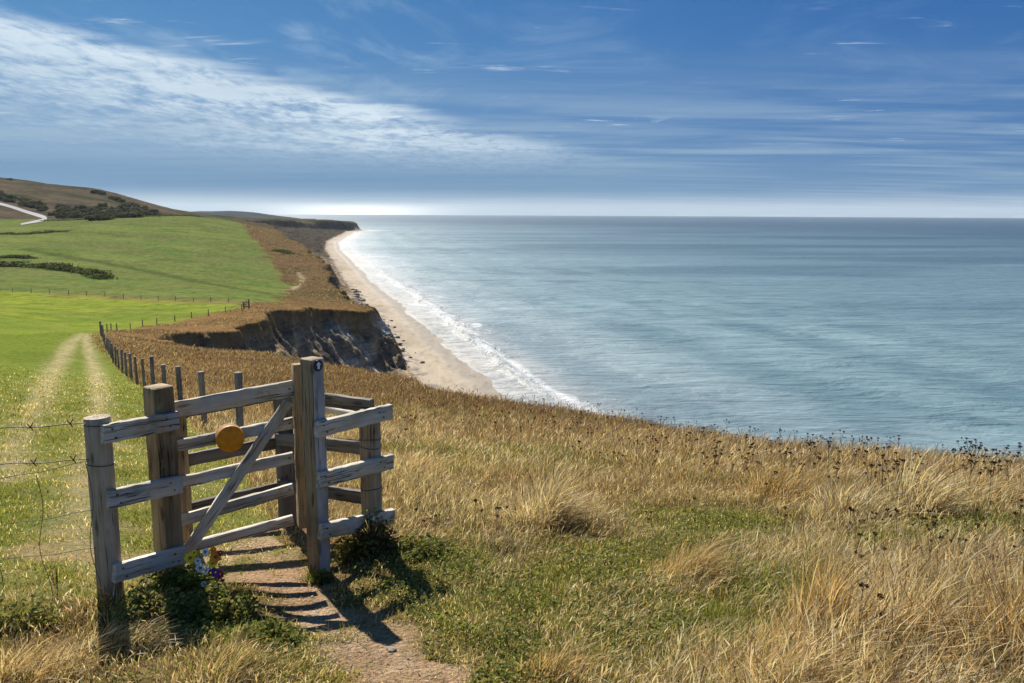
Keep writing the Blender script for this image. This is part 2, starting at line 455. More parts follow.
def land_material(name, kind):
    m, nt, bs, out = material(name)
    alb = nt.attr('alb'); pos = nt.pos()
    if kind == 'rock':
        f1 = nt.noise(nt.scalev(pos, (.5, .5, 1.1)), 1.0, 7, .65); f2 = nt.noise(pos, .22, 5, .6)
        f = nt.math('ADD', nt.math('MULTIPLY', f1, .9), nt.math('MULTIPLY', f2, .7))
        tint = nt.ramp(f, [(.45, (.55, .55, .57)), (.75, (1, 1, 1)), (1.0, (1.9, 1.75, 1.55))])
        st_ = nt.noise(nt.scalev(pos, (.03, .03, 1.6)), 1.0, 5, .7, .3)
        tint = nt.mix(1.0, tint, nt.ramp(st_, [(.35, (.62, .62, .64)), (.5, (1, 1, 1)), (.64, (1.45, 1.38, 1.3))]), 'MULTIPLY')
        b = nt.bump(nt.math('ADD', f, nt.math('MULTIPLY', st_, .6)), 1.0, 2.4)
    elif kind == 'beach':
        f1 = nt.noise(nt.scalev(pos, (.45, .12, .3)), 1.0, 7, .7); f2 = nt.noise(pos, 1.2, 6, .7)
        f = nt.math('ADD', nt.math('MULTIPLY', f1, .7), nt.math('MULTIPLY', f2, .3))
        tint = nt.ramp(f, [(.36, (.50, .49, .48)), (.46, (.86, .86, .86)), (.62, (1.08, 1.08, 1.08))])
        b = nt.bump(f, .3, .3)
    elif kind == 'hill':
        f1 = nt.noise(pos, .035, 6, .65); f2 = nt.noise(pos, .16, 5, .7)
        f = nt.math('ADD', nt.math('MULTIPLY', f1, .5), nt.math('MULTIPLY', f2, .5))
        tint = nt.ramp(f, [(.36, (.48, .5, .5)), (.5, (.95, .95, .95)), (.64, (1.5, 1.42, 1.35))])
        b = nt.bump(f, 1.0, 6.0)
    elif kind == 'dirt':
        f1 = nt.noise(pos, 6, 6, .65); f2 = nt.noise(pos, 45, 5, .7)
        vo = nt.node('ShaderNodeTexVoronoi'); nt.put(vo.inputs['Vector'], pos); vo.inputs['Scale'].default_value = 38
        f = nt.math('ADD', nt.math('MULTIPLY', f1, .5), nt.math('MULTIPLY', f2, .5))
        tint = nt.ramp(f, [(.3, (.52, .50, .48)), (.5, (1, 1, 1)), (.70, (1.4, 1.4, 1.4))])
        b = nt.bump(nt.math('ADD', f, nt.math('MULTIPLY', vo.outputs['Distance'], -.35)), 1.0, .05)
    else:
        # turf / meadow soil : several scales so that it holds up near and far
        f0 = nt.noise(pos, 38, 5, .7); f1 = nt.noise(pos, 3.2, 6, .7); f2 = nt.noise(nt.scalev(pos, (.5, .28, .5)), 1.0, 8, .78)
        dist = nt.node('ShaderNodeVectorMath', operation='LENGTH'); nt.put(dist.inputs[0], nt.scalev(pos, (1, 1, 0)))
        wn = nt.mapr(dist.outputs['Value'], 12, 40); wf = nt.mapr(dist.outputs['Value'], 60, 200)
        fa = nt.mix(wn, f0, f1); fb = nt.mix(wf, fa, f2)
        lo, hi = ((.50, .53, .5), (1.55, 1.42, 1.35)) if kind == 'turf' else ((.42, .42, .42), (1.6, 1.55, 1.5))
        tint = nt.ramp(fb, [(.32, lo), (.5, (1, 1, 1)), (.68, hi)])
        b = nt.bump(fb, .8, .05 if kind == 'turf' else .12)
        if kind == 'dry':
            h2 = nt.noise(nt.scalev(pos, (1, 1, 1)), .55, 6, .75)
            nd = nt.node('ShaderNodeBump'); nd.inputs['Distance'].default_value = 1.2
            nt.put(nd.inputs['Strength'], nt.mapr(dist.outputs['Value'], 70, 220, 0, .9)); nt.put(nd.inputs['Height'], h2); nt.put(nd.inputs['Normal'], b)
            b = nd.outputs[0]
    nt.put(bs.inputs['Base Color'], nt.mix(1.0, alb, tint, 'MULTIPLY'))
    nt.put(bs.inputs['Normal'], b)
    bs.inputs['Roughness'].default_value = 1; bs.inputs['Specular IOR Level'].default_value = 0
    if kind == 'beach':
        wet = nt.attr('wet', 'Fac')
        nt.put(bs.inputs['Roughness'], nt.mapr(wet, 0, 1, .9, .45)); bs.inputs['Specular IOR Level'].default_value = .2
    return m

for code, nm, kind in [(0, 'meadow_ground', 'dry'), (1, 'field', 'turf'), (2, 'footpath', 'dirt'), (3, 'cliff', 'rock'), (4, 'beach', 'beach'), (5, 'hill', 'hill')]:
    q = quads[keep & (cls == code)]
    if not len(q): continue
    used, inv = np.unique(q.ravel(), return_inverse=True)
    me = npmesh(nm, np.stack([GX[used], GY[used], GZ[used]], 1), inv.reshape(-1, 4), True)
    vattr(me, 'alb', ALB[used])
    if code == 4: vattr(me, 'wet', sstep(9, 1.5, SH[used]))
    o = link(nm, me, land_material(nm, kind))
    tag(o, kind='structure')

# ------------------------------------------------------------------ far blue hills across the bay
def ridge(name, prof, Y, depth, col, seed):
    nu, nd = 160, 30
    us = np.linspace(prof[0][0], prof[-1][0], nu); vs = np.interp(us, [p[0] for p in prof], [p[1] for p in prof])
    V = []
    for j in range(nd):
        t = j / (nd - 1) * 2 - 1
        for u, v in zip(us, vs):
            top = P(u, v, Y)
            yy = Y + t * depth; xx = top[0] * (1 + t * depth / Y * .2)
            h = max(top[2], 3) * (math.cos(t * math.pi / 2) ** .8)
            h += h * .10 * float(fbm(xx / 260, yy / 260, 4, seed))
            V.append((xx, yy, h - 2))
    i = np.arange(nu * nd).reshape(nd, nu)
    F = np.stack([i[:-1, :-1].ravel(), i[:-1, 1:].ravel(), i[1:, 1:].ravel(), i[1:, :-1].ravel()], 1)
    me = npmesh(name, np.array(V), F, True)
    m, nt, bs, out = material(name)
    f = nt.noise(nt.pos(), .004, 7, .65)
    nt.put(bs.inputs['Base Color'], nt.ramp(f, [(.35, tuple(c * .6 for c in col)), (.65, tuple(c * 1.35 for c in col))]))
    nt.put(bs.inputs['Normal'], nt.bump(f, .8, 60)); bs.inputs['Specular IOR Level'].default_value = 0
    tag(link(name, me, m), kind='structure')
ridge('far_hill', [(120,216.5),(165,213.2),(185,212),(205,210.6),(232,210.2),(245,211),(262,214),(274,216),(288,221)], 4600, 700, (.026, .036, .036), 3)

# ------------------------------------------------------------------ the sea
SR = np.concatenate([np.linspace(95, 520, 330)[:-1], np.exp(np.linspace(math.log(520), math.log(14000), 190))])
SA = np.radians(np.linspace(-50, 75, 420))
RR, AA = np.meshgrid(SR, SA, indexing='ij')
sx, sy = (RR * np.sin(AA)).ravel(), (RR * np.cos(AA)).ravel()
ssh = -signed(sx, sy, SHORE, SEAPOLY_LAND)
ii = np.arange(len(sx)).reshape(RR.shape)
sq = np.stack([ii[:-1, :-1].ravel(), ii[:-1, 1:].ravel(), ii[1:, 1:].ravel(), ii[1:, :-1].ravel()], 1)[:, ::-1]
sq = sq[ssh[sq].max(1) > -20]
used, inv = np.unique(sq.ravel(), return_inverse=True)
sx, sy, ssh = sx[used], sy[used], ssh[used]
# long low swell near the shore
sw = .16 * np.sin((ssh + 5 * fbm(sx / 60, sy / 60, 3, 91)) / 6.5) * sstep(3, 25, ssh) * sstep(260, 90, ssh)
brk = .55 * np.exp(-((ssh - 12.5 - 3 * fbm(sx / 40, sy / 40, 3, 92)) / 1.8) ** 2) * sstep(150, 190, np.hypot(sx, sy)) * sstep(700, 400, np.hypot(sx, sy))
me = npmesh('sea', np.stack([sx, sy, sw + brk - .02 * np.clip(-ssh, 0, 3)], 1), inv.reshape(-1, 4), True)
vattr(me, 'shore', ssh)
m, nt, bs, out = material('sea')
pos = nt.pos(); sh = nt.attr('shore', 'Fac')
dist = nt.node('ShaderNodeVectorMath', operation='LENGTH'); nt.put(dist.inputs[0], nt.scalev(pos, (1, 1, 0))); dist = dist.outputs['Value']
# water colour: sandy shallows, turquoise, deeper blue
wob = nt.math('MULTIPLY', nt.math('SUBTRACT', nt.noise(pos, .02, 4), .5), 22)
depthf = nt.math('ADD', sh, wob)
wc = nt.ramp(nt.math('DIVIDE', depthf, 1300), [(0.0, (.33, .30, .25)), (.004, (.31, .30, .27)), (.010, (.29, .30, .295)), (.02, (.22, .275, .29)), (.06, (.152, .226, .248)), (.22, (.109, .176, .207)), (.55, (.080, .138, .172)), (1, (.046, .090, .124))])
cloud_shadow = nt.noise(nt.scalev(pos, (.0016, .008, 1)), 1.0, 4, .5, .8)
wc = nt.mix(nt.mapr(cloud_shadow, .44, .62), wc, nt.mix(1, wc, (.62, .70, .74), 'MULTIPLY'))  # broad dark bands in the water colour stand in for cloud shadow
streak2 = nt.noise(nt.scalev(pos, (.006, .022, 1)), 1.0, 6, .65, .6)
wc = nt.mix(nt.mapr(streak2, .50, .72), wc, nt.mix(1, wc, (1.35, 1.3, 1.25), 'MULTIPLY'))
rip = nt.noise(nt.scalev(pos, (.10, .42, 1)), 1.0, 4, .7)
wc = nt.mix(1, wc, nt.ramp(rip, [(.36, (.82, .84, .86)), (.5, (1, 1, 1)), (.66, (1.16, 1.14, 1.12))]), 'MULTIPLY')
# foam: swash bands, breaker, loose lace
warp = nt.math('MULTIPLY', nt.math('SUBTRACT', nt.noise(pos, .016, 4, .5), .5), 15)
s2 = nt.math('ADD', sh, warp)
lace = nt.noise(pos, .22, 7, .72, .4); lace2 = nt.noise(nt.scalev(pos, (1, 1, 1)), .9, 5, .7)
lc = nt.math('ADD', nt.math('MULTIPLY', lace, .65), nt.math('MULTIPLY', lace2, .35))
def band(c, w, x=None):
    d = nt.math('DIVIDE', nt.math('SUBTRACT', x if x is not None else s2, c), w)
    return nt.math('EXPONENT', nt.math('MULTIPLY', nt.math('MULTIPLY', d, d), -1))
breaker = nt.math('MULTIPLY', nt.math('MULTIPLY', band(12.5, 1.5), nt.mapr(nt.noise(pos, .045, 4), .36, .56)), nt.mapr(lc, .25, .5, .55, 1.0))
edge = nt.math('MULTIPLY', band(1.0, 1.6), .35)
inner = nt.math('MULTIPLY', nt.math('MULTIPLY', nt.mapr(s2, 17, 7), nt.mapr(sh, -1, 2)), nt.mapr(lc, .38, .66))
inner = nt.math('MULTIPLY', inner, .52)
farfoam = nt.math('MULTIPLY', nt.math('MULTIPLY', nt.mapr(dist, 230, 420), nt.mapr(s2, 40, 14)), nt.mapr(lc, .36, .64))
farfoam = nt.math('MULTIPLY', farfoam, .5)
wcap = S(476, 325)
cap = nt.node('ShaderNodeVectorMath', operation='DISTANCE'); nt.put(cap.inputs[0], nt.scalev(pos, (1.0, .38, 0))); cap.inputs[1].default_value = (wcap[0], wcap[1] * .38, 0)
capm = nt.math('MULTIPLY', nt.mapr(cap.outputs['Value'], 3.0, 1.2), nt.mapr(lc, .42, .5))
foam = breaker
for q in (edge, inner, farfoam, capm): foam = nt.math('MAXIMUM', foam, q)
foam = nt.math('MINIMUM', foam, 1.0)
nt.put(bs.inputs['Base Color'], nt.mix(foam, wc, (.52, .53, .53)))
nt.put(bs.inputs['Roughness'], nt.mapr(foam, 0, 1, .42, .95))
bs.inputs['Specular IOR Level'].default_value = .26; bs.inputs['IOR'].default_value = 1.33
w1 = nt.noise(nt.scalev(pos, (.25, .55, 1)), 1.0, 5, .6); w2 = nt.noise(nt.scalev(pos, (.03, .09, 1)), 1.0, 5, .6, .4)
hh = nt.math('ADD', nt.math('MULTIPLY', w1, .5), nt.math('MULTIPLY', w2, 3.6))
nt.put(bs.inputs['Normal'], nt.bump(hh, .6, 1.7))
tag(link('sea', me, m), kind='structure')
# ------------------------------------------------------------------ wood
def wood_material(name, dark, mid, light, lichen=0.0, grain=1.0):
    m, nt, bs, out = material(name)
    g = nt.attr('gco')
    gs = nt.scalev(g, (1.3, 34, 34)); gl = nt.scalev(g, (.8, 7, 7))
    f = nt.noise(gs, 1.0, 6, .65, .5); f2 = nt.noise(gl, 1.0, 5, .6, .8)
    mixf = nt.math('ADD', nt.math('MULTIPLY', f, .55), nt.math('MULTIPLY', f2, .45))
    c = nt.ramp(mixf, [(.30, dark), (.47, mid), (.68, light)])
    # drying cracks along the grain and a few knots
    cr = nt.noise(nt.scalev(g, (.9, 46, 46)), 1.0, 3, .5, .25)
    crm = nt.math('MULTIPLY', nt.mapr(nt.math('ABSOLUTE', nt.math('SUBTRACT', cr, .5)), .022, .006), nt.mapr(nt.noise(nt.scalev(g, (2.2, 9, 9)), 1.0, 3), .46, .56))
    c = nt.mix(nt.math('MULTIPLY', crm, .95), c, tuple(x * .18 for x in dark))
    kn = nt.node('ShaderNodeTexVoronoi'); nt.put(kn.inputs['Vector'], nt.scalev(g, (2.6, 9, 9))); kn.inputs['Scale'].default_value = 1.0
    knm = nt.mapr(kn.outputs['Distance'], .17, .08)
    c = nt.mix(nt.math('MULTIPLY', knm, .7), c, tuple(x * .45 for x in dark))
    if lichen:
        l = nt.mapr(nt.noise(nt.scalev(g, (9, 16, 16)), 1.0, 6, .7), .58 - lichen * .1, .70 - lichen * .1)
        c = nt.mix(nt.math('MULTIPLY', l, .75), c, (.33, .30, .15))
    big = nt.noise(nt.scalev(g, (2.2, 3, 3)), 1.0, 4)
    c = nt.mix(1, c, nt.ramp(big, [(.3, (.58, .55, .52)), (.5, (.95, .94, .92)), (.7, (1.22, 1.2, 1.17))]), 'MULTIPLY')
    nt.put(bs.inputs['Base Color'], c)
    h = nt.math('SUBTRACT', mixf, nt.math('MULTIPLY', crm, .8))
    nt.put(bs.inputs['Normal'], nt.bump(h, .8 * grain, .006))
    bs.inputs['Roughness'].default_value = .8
    return m

W_GREY = wood_material('weathered_grey_wood', (.23, .20, .155), (.48, .435, .355), (.70, .655, .565), .22)
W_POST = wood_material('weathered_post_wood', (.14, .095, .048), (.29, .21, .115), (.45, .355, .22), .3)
W_POSTG = wood_material('grey_post_wood', (.24, .235, .23), (.38, .375, .365), (.52, .51, .50))
W_DARK = wood_material('dark_and_shaded_wood', (.075, .065, .055), (.135, .12, .105), (.21, .19, .165))  # shade of the back rails painted into the tone; plain dark on the stile
W_ROUND = wood_material('round_post_wood', (.20, .155, .10), (.36, .295, .205), (.52, .45, .345), .3)
W_FENCE = wood_material('fence_stake_wood', (.13, .115, .095), (.23, .21, .18), (.36, .33, .29))
W_PALE = wood_material('pale_wood', (.42, .38, .30), (.60, .56, .47), (.75, .71, .62))  # much paler than the other timber, for the round pole

def rect_profile(h, t, c):
    """chamfered rectangle, first axis = side (t), second = up (h)"""
    a, b = t / 2, h / 2
    return np.array([(a - c, -b), (a, -b + c), (a, b - c), (a - c, b), (-a + c, b), (-a, b - c), (-a, -b + c), (-a + c, -b)])

def round_profile(r, k=20, seed=0):
    t = np.linspace(0, 2 * math.pi, k, endpoint=False)
    rr = r * (1 + .035 * np.sin(2 * t + seed) + .02 * np.sin(5 * t + seed * 2.1))
    return np.stack([np.cos(t) * rr, np.sin(t) * rr], 1)

def sweep(prof, a, b, side, rings=14, jit=.0015, taper=0.0, seed=0, bow=0.0, slant=0.0, round_end=0.0):
    """solid of the profile from a to b. returns V,F(list),gco"""
    a = np.array(a, float); b = np.array(b, float)
    L = np.linalg.norm(b - a); ax = (b - a) / L
    side = np.array(side, float); side -= ax * side.dot(ax); side /= np.linalg.norm(side)
    up = np.cross(ax, side)
    if abs(ax[2]) < .8 and up[2] < 0: up = -up; side = -side
    k = len(prof); V = []; G = []
    rs = np.random.default_rng(seed + 5); off = rs.uniform(-50, 50, 3)
    ts = np.linspace(0, 1, rings)
    if round_end: ts = np.concatenate([[0, .0001 + round_end / L * .35], ts[1:-1], [1 - round_end / L * .35, 1]])
    ph = rs.uniform(0, 6, 2)
    for i, t in enumerate(ts):
        sc = 1 - taper * t
        if round_end and i in (0, len(ts) - 1): sc *= .93
        c = a + ax * L * t + side * bow * math.sin(math.pi * t + ph[0] * .2)
        for (p, q) in prof:
            j = rs.normal(0, jit, 2)
            s_ = slant * q if t > .5 and i == len(ts) - 1 else 0
            V.append(c + side * (p * sc + j[0]) + up * (q * sc + j[1]) + ax * s_)
            G.append((L * t + off[0], p + off[1], q + off[2]))
    F = []
    m = len(ts)
    for i in range(m - 1):
        for j in range(k):
            F.append((i * k + j, i * k + (j + 1) % k, (i + 1) * k + (j + 1) % k, (i + 1) * k + j))
    F.append(tuple(range(k - 1, -1, -1))); F.append(tuple(range((m - 1) * k, m * k)))
    return np.array(V), F, np.array(G)

def pymesh(name, V, F, G=None, smooth_angle=None, mats=None, fm=None):
    me = bpy.data.meshes.new(name)
    me.from_pydata([tuple(v) for v in V], [], F)
    bm = bmesh.new(); bm.from_mesh(me); bmesh.ops.recalc_face_normals(bm, faces=bm.faces); bm.to_mesh(me); bm.free()
    if G is not None: vattr(me, 'gco', G)
    if smooth_angle:
        me.polygons.foreach_set('use_smooth', np.ones(len(me.polygons), bool))
        me.set_sharp_from_angle(angle=smooth_angle)
    for q in (mats or []): me.materials.append(q)
    if fm is not None: me.polygons.foreach_set('material_index', np.array(fm, np.int32))
    return me

_seed = [0]
def timber(name, parent, a, b, prof, side, mat, **kw):
    _seed[0] += 1
    o0 = np.array(parent.matrix_world.translation) if False else np.array(parent.location)
    V, F, G = sweep(prof, np.array(a) - o0, np.array(b) - o0, side, seed=_seed[0], **kw)
    me = pymesh(name, V, F, G, R(40))
    return link(name, me, mat, parent)

def unit(v): v = np.array(v, float); return v / np.linalg.norm(v)
def mid(a, b, t=.5): return np.array(a) * (1 - t) + np.array(b) * t

# ------------------------------------------------------------------ kissing gate : measured posts
def post_foot(u, v, Y, sink=.25):
    p = P(u, v, Y); return p
pL0, pL1 = P(109.5, 596, 4.35), P(98.5, 417, 4.35)
pS0, pS1 = P(168.5, 572, 4.66), P(160, 386, 4.66)
pM0, pM1 = P(317, 577, 5.0), P(314.5, 358, 5.0)
pR0, pR1 = P(372, 548, 5.42), P(370.5, 410, 5.42)
pD0, pD1 = P(286, 524, 6.2), P(284, 388, 6.2)
pB0, pB1 = P(184, 545, 5.72), P(181, 402, 5.72)
def upright(p0, p1):
    """true vertical through the mean of both measured ends, foot sunk in the ground"""
    x = (p0[0] + p1[0]) / 2; y = p0[1]
    zg = gz(x, y)[0]
    return np.array([x, y, zg - .12]), np.array([x, y, p1[2]])
L0, L1 = upright(pL0, pL1); S0, S1 = upright(pS0, pS1); M0, M1 = upright(pM0, pM1)
R0, R1 = upright(pR0, pR1); D0, D1 = upright(pD0, pD1); B0, B1 = upright(pB0, pB1)
for nm_, a_, b_ in (('L', L0, L1), ('S', S0, S1), ('M', M0, M1), ('R', R0, R1), ('D', D0, D1), ('B', B0, B1)):
    print('POST', nm_, a_.round(2), 'top', b_.round(2), 'h', round(b_[2] - a_[2] - .12, 2))

dirLS = unit((S1 - L1) * (1, 1, 0)); nLS = np.array([dirLS[1], -dirLS[0], 0])      # towards the camera side
dirMR = unit((R1 - M1) * (1, 1, 0)); nMR = np.array([dirMR[1], -dirMR[0], 0])
dirDR = unit((R1 - D1) * (1, 1, 0)); nDR = np.array([dirDR[1], -dirDR[0], 0])
dirBD = unit((D1 - B1) * (1, 1, 0)); nBD = np.array([dirBD[1], -dirBD[0], 0])

iron = plain('rusty_iron', (.085, .055, .04), .6, .4, .4, 60)

def bolt_heads(name, parent, pts, nrm, r=.008):
    V = []; F = []
    nrm = unit(nrm); s = unit(np.cross(nrm, (0, 0, 1))); u_ = np.cross(s, nrm)
    for p in pts:
        b0_ = len(V)
        for (o_, q) in ((-.004, r), (.004, r), (.007, r * .6)):
            for j in range(8):
                t = j / 8 * 2 * math.pi
                V.append(np.array(p) + nrm * o_ + (s * math.cos(t) + u_ * math.sin(t)) * q - np.array(parent.location))
        for i in range(2):
            for j in range(8): F.append((b0_ + i * 8 + j, b0_ + i * 8 + (j + 1) % 8, b0_ + (i + 1) * 8 + (j + 1) % 8, b0_ + (i + 1) * 8 + j))
        F.append(tuple(range(b0_ + 16, b0_ + 24)))
    return link(name, pymesh(name, V, F, None, None, [iron]), None, parent)
# --- left panel : round post, square post, three rails
fp = empty('fence_panel', (mid(L0, S0) + (0, 0, .12)), 'short fence panel of three grey rails between a round and a square post', 'fence')
timber('round_post', fp, L0, L1, round_profile(.067, 22), (1, 0, 0), W_ROUND, rings=16, round_end=.02, jit=.001)
timber('square_post', fp, S0, S1, rect_profile(.128, .128, .008), nLS, W_POST, rings=16, round_end=.015)
EXT = .06
for (v0, v1) in ((434.5, 420), (500, 483.5), (573.5, 554)):
    a = P(106, v0, L1[1] - .06); b = P(182, v1, S1[1] - .02)
    off = nLS * (.066 + .02)
    za = a[2]; zb = b[2]
    A_ = L1 + off - dirLS * .02; B_ = S1 + off * 1.0 + dirLS * .055
    A_ = np.array([A_[0], A_[1], 0]); B_ = np.array([B_[0], B_[1], 0])
    A_[2] = P(104, v0, A_[1])[2]; B_[2] = P(183, v1, B_[1])[2]
    timber('rail', fp, A_, B_, rect_profile(.108, .040, .004), nLS, W_GREY, rings=16, bow=.004)
    ft = [.10, .14, .82, .87]; [bolt_heads('nail', fp, [mid(A_, B_, q) + nLS * .0205 + np.array([0, 0, dz_])], nLS, .0055) for q, dz_ in zip(ft, (.025, -.028, .026, -.024))]

# --- gate leaf
gl0 = P(178, 483, 4.80); gl1 = P(293, 455, 5.13)
gd = unit((gl1 - gl0) * (1, 1, 0)); gn = np.array([gd[1], -gd[0], 0])
lf = empty('gate', (*(mid(gl0, gl1)[:2]), gz(*mid(gl0, gl1)[:2])[0]), 'closed five bar wooden gate leaf with diagonal brace and round yellow disc', 'gate')
def leafpt(u, v, off=0.0):
    """point of the leaf's plane (offset towards the camera) seen at the pixel"""
    d = ray(u, v); o = np.array([0, 0, ZC]); p0 = gl0 + gn * off
    t = ((p0 - o).dot(gn)) / d.dot(gn)
    return o + d * t
for i, (vl, vr, hh_) in enumerate(((410, 388, .098), (446.7, 422.5, .068), (483.8, 457.3, .068), (522.5, 488.5, .068), (551.5, 519.5, .062))):
    timber('rail', lf, leafpt(174, vl), leafpt(293, vr), rect_profile(hh_ + .006, .034, .004), gn, W_GREY, rings=16, bow=.003)
b0 = leafpt(187, 551, .036); b1 = leafpt(288.5, 402, .036)
timber('brace', lf, b0, b1, rect_profile(.070, .030, .004), gn, W_GREY, rings=16)
s0 = leafpt(295.5, 528, .0); s1 = leafpt(295.5, 364, .0)
s0[:2] = mid(s0, s1)[:2]; s1[:2] = s0[:2]
timber('latch_stile', lf, s0 + gd * .033, s1 + gd * .033, rect_profile(.066, .075, .005), gn, W_POST, rings=14, round_end=.01)
h0 = leafpt(181, 562, -.04); h1 = leafpt(181, 404, -.04); h0[:2] = mid(h0, h1)[:2]; h1[:2] = h0[:2]
timber('hinge_stile', lf, h0, h1, rect_profile(.060, .040, .005), gn, W_POST, rings=14)
# the round yellow disc, a turned block of wood on the second rail
yel, nt, bs, out = material('yellow_painted_block')
f = nt.noise(nt.node('ShaderNodeTexCoord').outputs['Object'], 22, 6, .65)
nt.put(bs.inputs['Base Color'], nt.ramp(f, [(.3, (.48, .19, .010)), (.55, (.76, .26, .012)), (.75, (.84, .35, .03))])); bs.inputs['Roughness'].default_value = .55
nt.put(bs.inputs['Normal'], nt.bump(f, .3, .004))
yrim = plain('disc_rim_wood', (.24, .155, .085), .8, .2, .4, 40)
dc = leafpt(229, 436.5, .02)
k = 48; V = []; F = []; FM = []
lay = [(-.018, .0835), (.0, .086), (.052, .0865), (.062, .0845), (.065, .079)]
upv = np.array([0, 0, 1.0])
for (o_, rr) in lay:
    for j in range(k):
        t = 2 * math.pi * j / k
        V.append(dc + gn * (o_ + .006) + gd * rr * math.cos(t) + upv * rr * math.sin(t) - np.array(lf.location))
for i in range(len(lay) - 1):
    for j in range(k): F.append((i * k + j, i * k + (j + 1) % k, (i + 1) * k + (j + 1) % k, (i + 1) * k + j)); FM.append(1 if i < 2 else 0)
F.append(tuple(range(k))); FM.append(1); F.append(tuple(range((len(lay) - 1) * k, len(lay) * k))); FM.append(0)
link('disc', pymesh('disc', V, F, None, R(35), [yel, yrim], FM), None, lf)
for vl, vr in ((410, 388), (446.7, 422.5), (483.8, 457.3), (522.5, 488.5)):
    t_ = (289 - 174) / (293 - 174); bolt_heads('bolt', lf, [leafpt(289.5, vl + (vr - vl) * t_, .0175)], gn, .006)

# --- enclosure the leaf swings in
en = empty('gate_enclosure', (*mid(M0, R0)[:2], M0[2] + .12), 'wooden kissing gate enclosure with tall waymarked post, grey rails and round corner post', 'gate enclosure')
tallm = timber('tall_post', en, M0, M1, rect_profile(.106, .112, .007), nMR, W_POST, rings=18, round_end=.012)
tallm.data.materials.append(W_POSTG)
for pl in tallm.data.polygons:      # the rail side of the post is greyer
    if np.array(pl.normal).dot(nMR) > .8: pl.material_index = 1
timber('round_post', en, R0, R1, round_profile(.072, 22, 2), (1, 0, 0), W_ROUND, rings=16, round_end=.02, jit=.001)
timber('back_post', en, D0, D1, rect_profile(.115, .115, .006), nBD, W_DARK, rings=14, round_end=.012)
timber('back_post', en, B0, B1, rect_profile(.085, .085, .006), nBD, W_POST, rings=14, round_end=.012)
def zline(pt, v_):
    """height at which the vertical through pt meets photo row v_"""
    lo, hi = 30.0, 41.0
    for _ in range(50):
        m_ = (lo + hi) / 2
        q = CR.T @ (np.array([pt[0], pt[1], m_]) - (0, 0, ZC)); vv = CY + q[1] / q[2] * FPX
        if vv > v_: lo = m_
        else: hi = m_
    return (lo + hi) / 2
def rails_between(p, q, nrm, offs, vs_, mat, h, e0, e1, parent, t=.042):
    d_ = unit((q - p) * (1, 1, 0))
    for va, vb in vs_:
        a = p + nrm * offs[0] - d_ * e0; b = q + nrm * offs[1] + d_ * e1
        a = np.array([a[0], a[1], 0.]); b = np.array([b[0], b[1], 0.])
        a[2] = zline(a, va); b[2] = zline(b, vb)
        timber('rail', parent, a, b, rect_profile(h, t, .004), nrm, mat, rings=16, bow=.004)
        if mat is W_GREY: [bolt_heads('nail', parent, [mid(a, b, q) + unit(nrm) * (t / 2 + .0005) + np.array([0, 0, dz_])], nrm, .0055) for q, dz_ in ((.06, .022), (.10, -.025), (.80, .02), (.86, -.022))]
rails_between(M1, R1, nMR, (.056 + .021, .072 + .014), ((429.5, 411.5), (480.5, 461), (532, 516)), W_GREY, .105, .05, .12, en)
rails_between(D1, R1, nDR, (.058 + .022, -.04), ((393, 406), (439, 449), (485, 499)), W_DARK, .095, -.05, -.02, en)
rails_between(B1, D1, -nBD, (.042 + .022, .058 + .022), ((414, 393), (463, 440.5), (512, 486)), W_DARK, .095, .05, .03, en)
a = D1 + nDR * -.10; b = R1 - dirDR * .10 - nDR * .10
a = np.array([a[0], a[1], 0.]); b = np.array([b[0], b[1], 0.]); a[2] = zline(a, 402); b[2] = zline(b, 418)
timber('pole', en, a, b, round_profile(.030, 14, 1), (0, 0, 1), W_PALE, rings=12, jit=.0008)
# loops of old wire round the corner post
wire = plain('old_fence_wire', (.07, .06, .055), .5, .5)
def tube(path, r, k=6, closed=False):
    path = [np.array(p, float) for p in path]; V = []; F = []; m = len(path)
    for i, p in enumerate(path):
        t = unit((path[(i + 1) % m] - path[i - 1]) if closed else (path[min(i + 1, m - 1)] - path[max(i - 1, 0)]))
        s = np.cross(t, (0, 0, 1)); s = unit(s) if np.linalg.norm(s) > 1e-3 else np.array([1., 0, 0]); u_ = np.cross(s, t)
        for j in range(k):
            a_ = 2 * math.pi * j / k; V.append(p + (s * math.cos(a_) + u_ * math.sin(a_)) * r)
    for i in range(m if closed else m - 1):
        i2 = (i + 1) % m
        for j in range(k): F.append((i * k + j, i * k + (j + 1) % k, i2 * k + (j + 1) % k, i2 * k + j))
    return V, F
def tubes(name, paths, r, parent, mat, closed=False, k=6):
    V = []; F = []; o0 = np.array(parent.location)
    for p in paths:
        v, f = tube([np.array(q) - o0 for q in p], r, k, closed); n0 = len(V)
        V += v; F += [tuple(i + n0 for i in q) for q in f]
    return link(name, pymesh(name, V, F, None, R(60), [mat]), None, parent)
for dv in (438, 446, 487):
    z_ = zline(R1, dv)
    tubes('wire_loop', [[(R1[0] + math.cos(t) * .0765, R1[1] + math.sin(t) * .0765, z_ + .006 * math.sin(2 * t + dv)) for t in np.linspace(0, 2 * math.pi, 20, endpoint=False)]], .0028, en, wire, True)
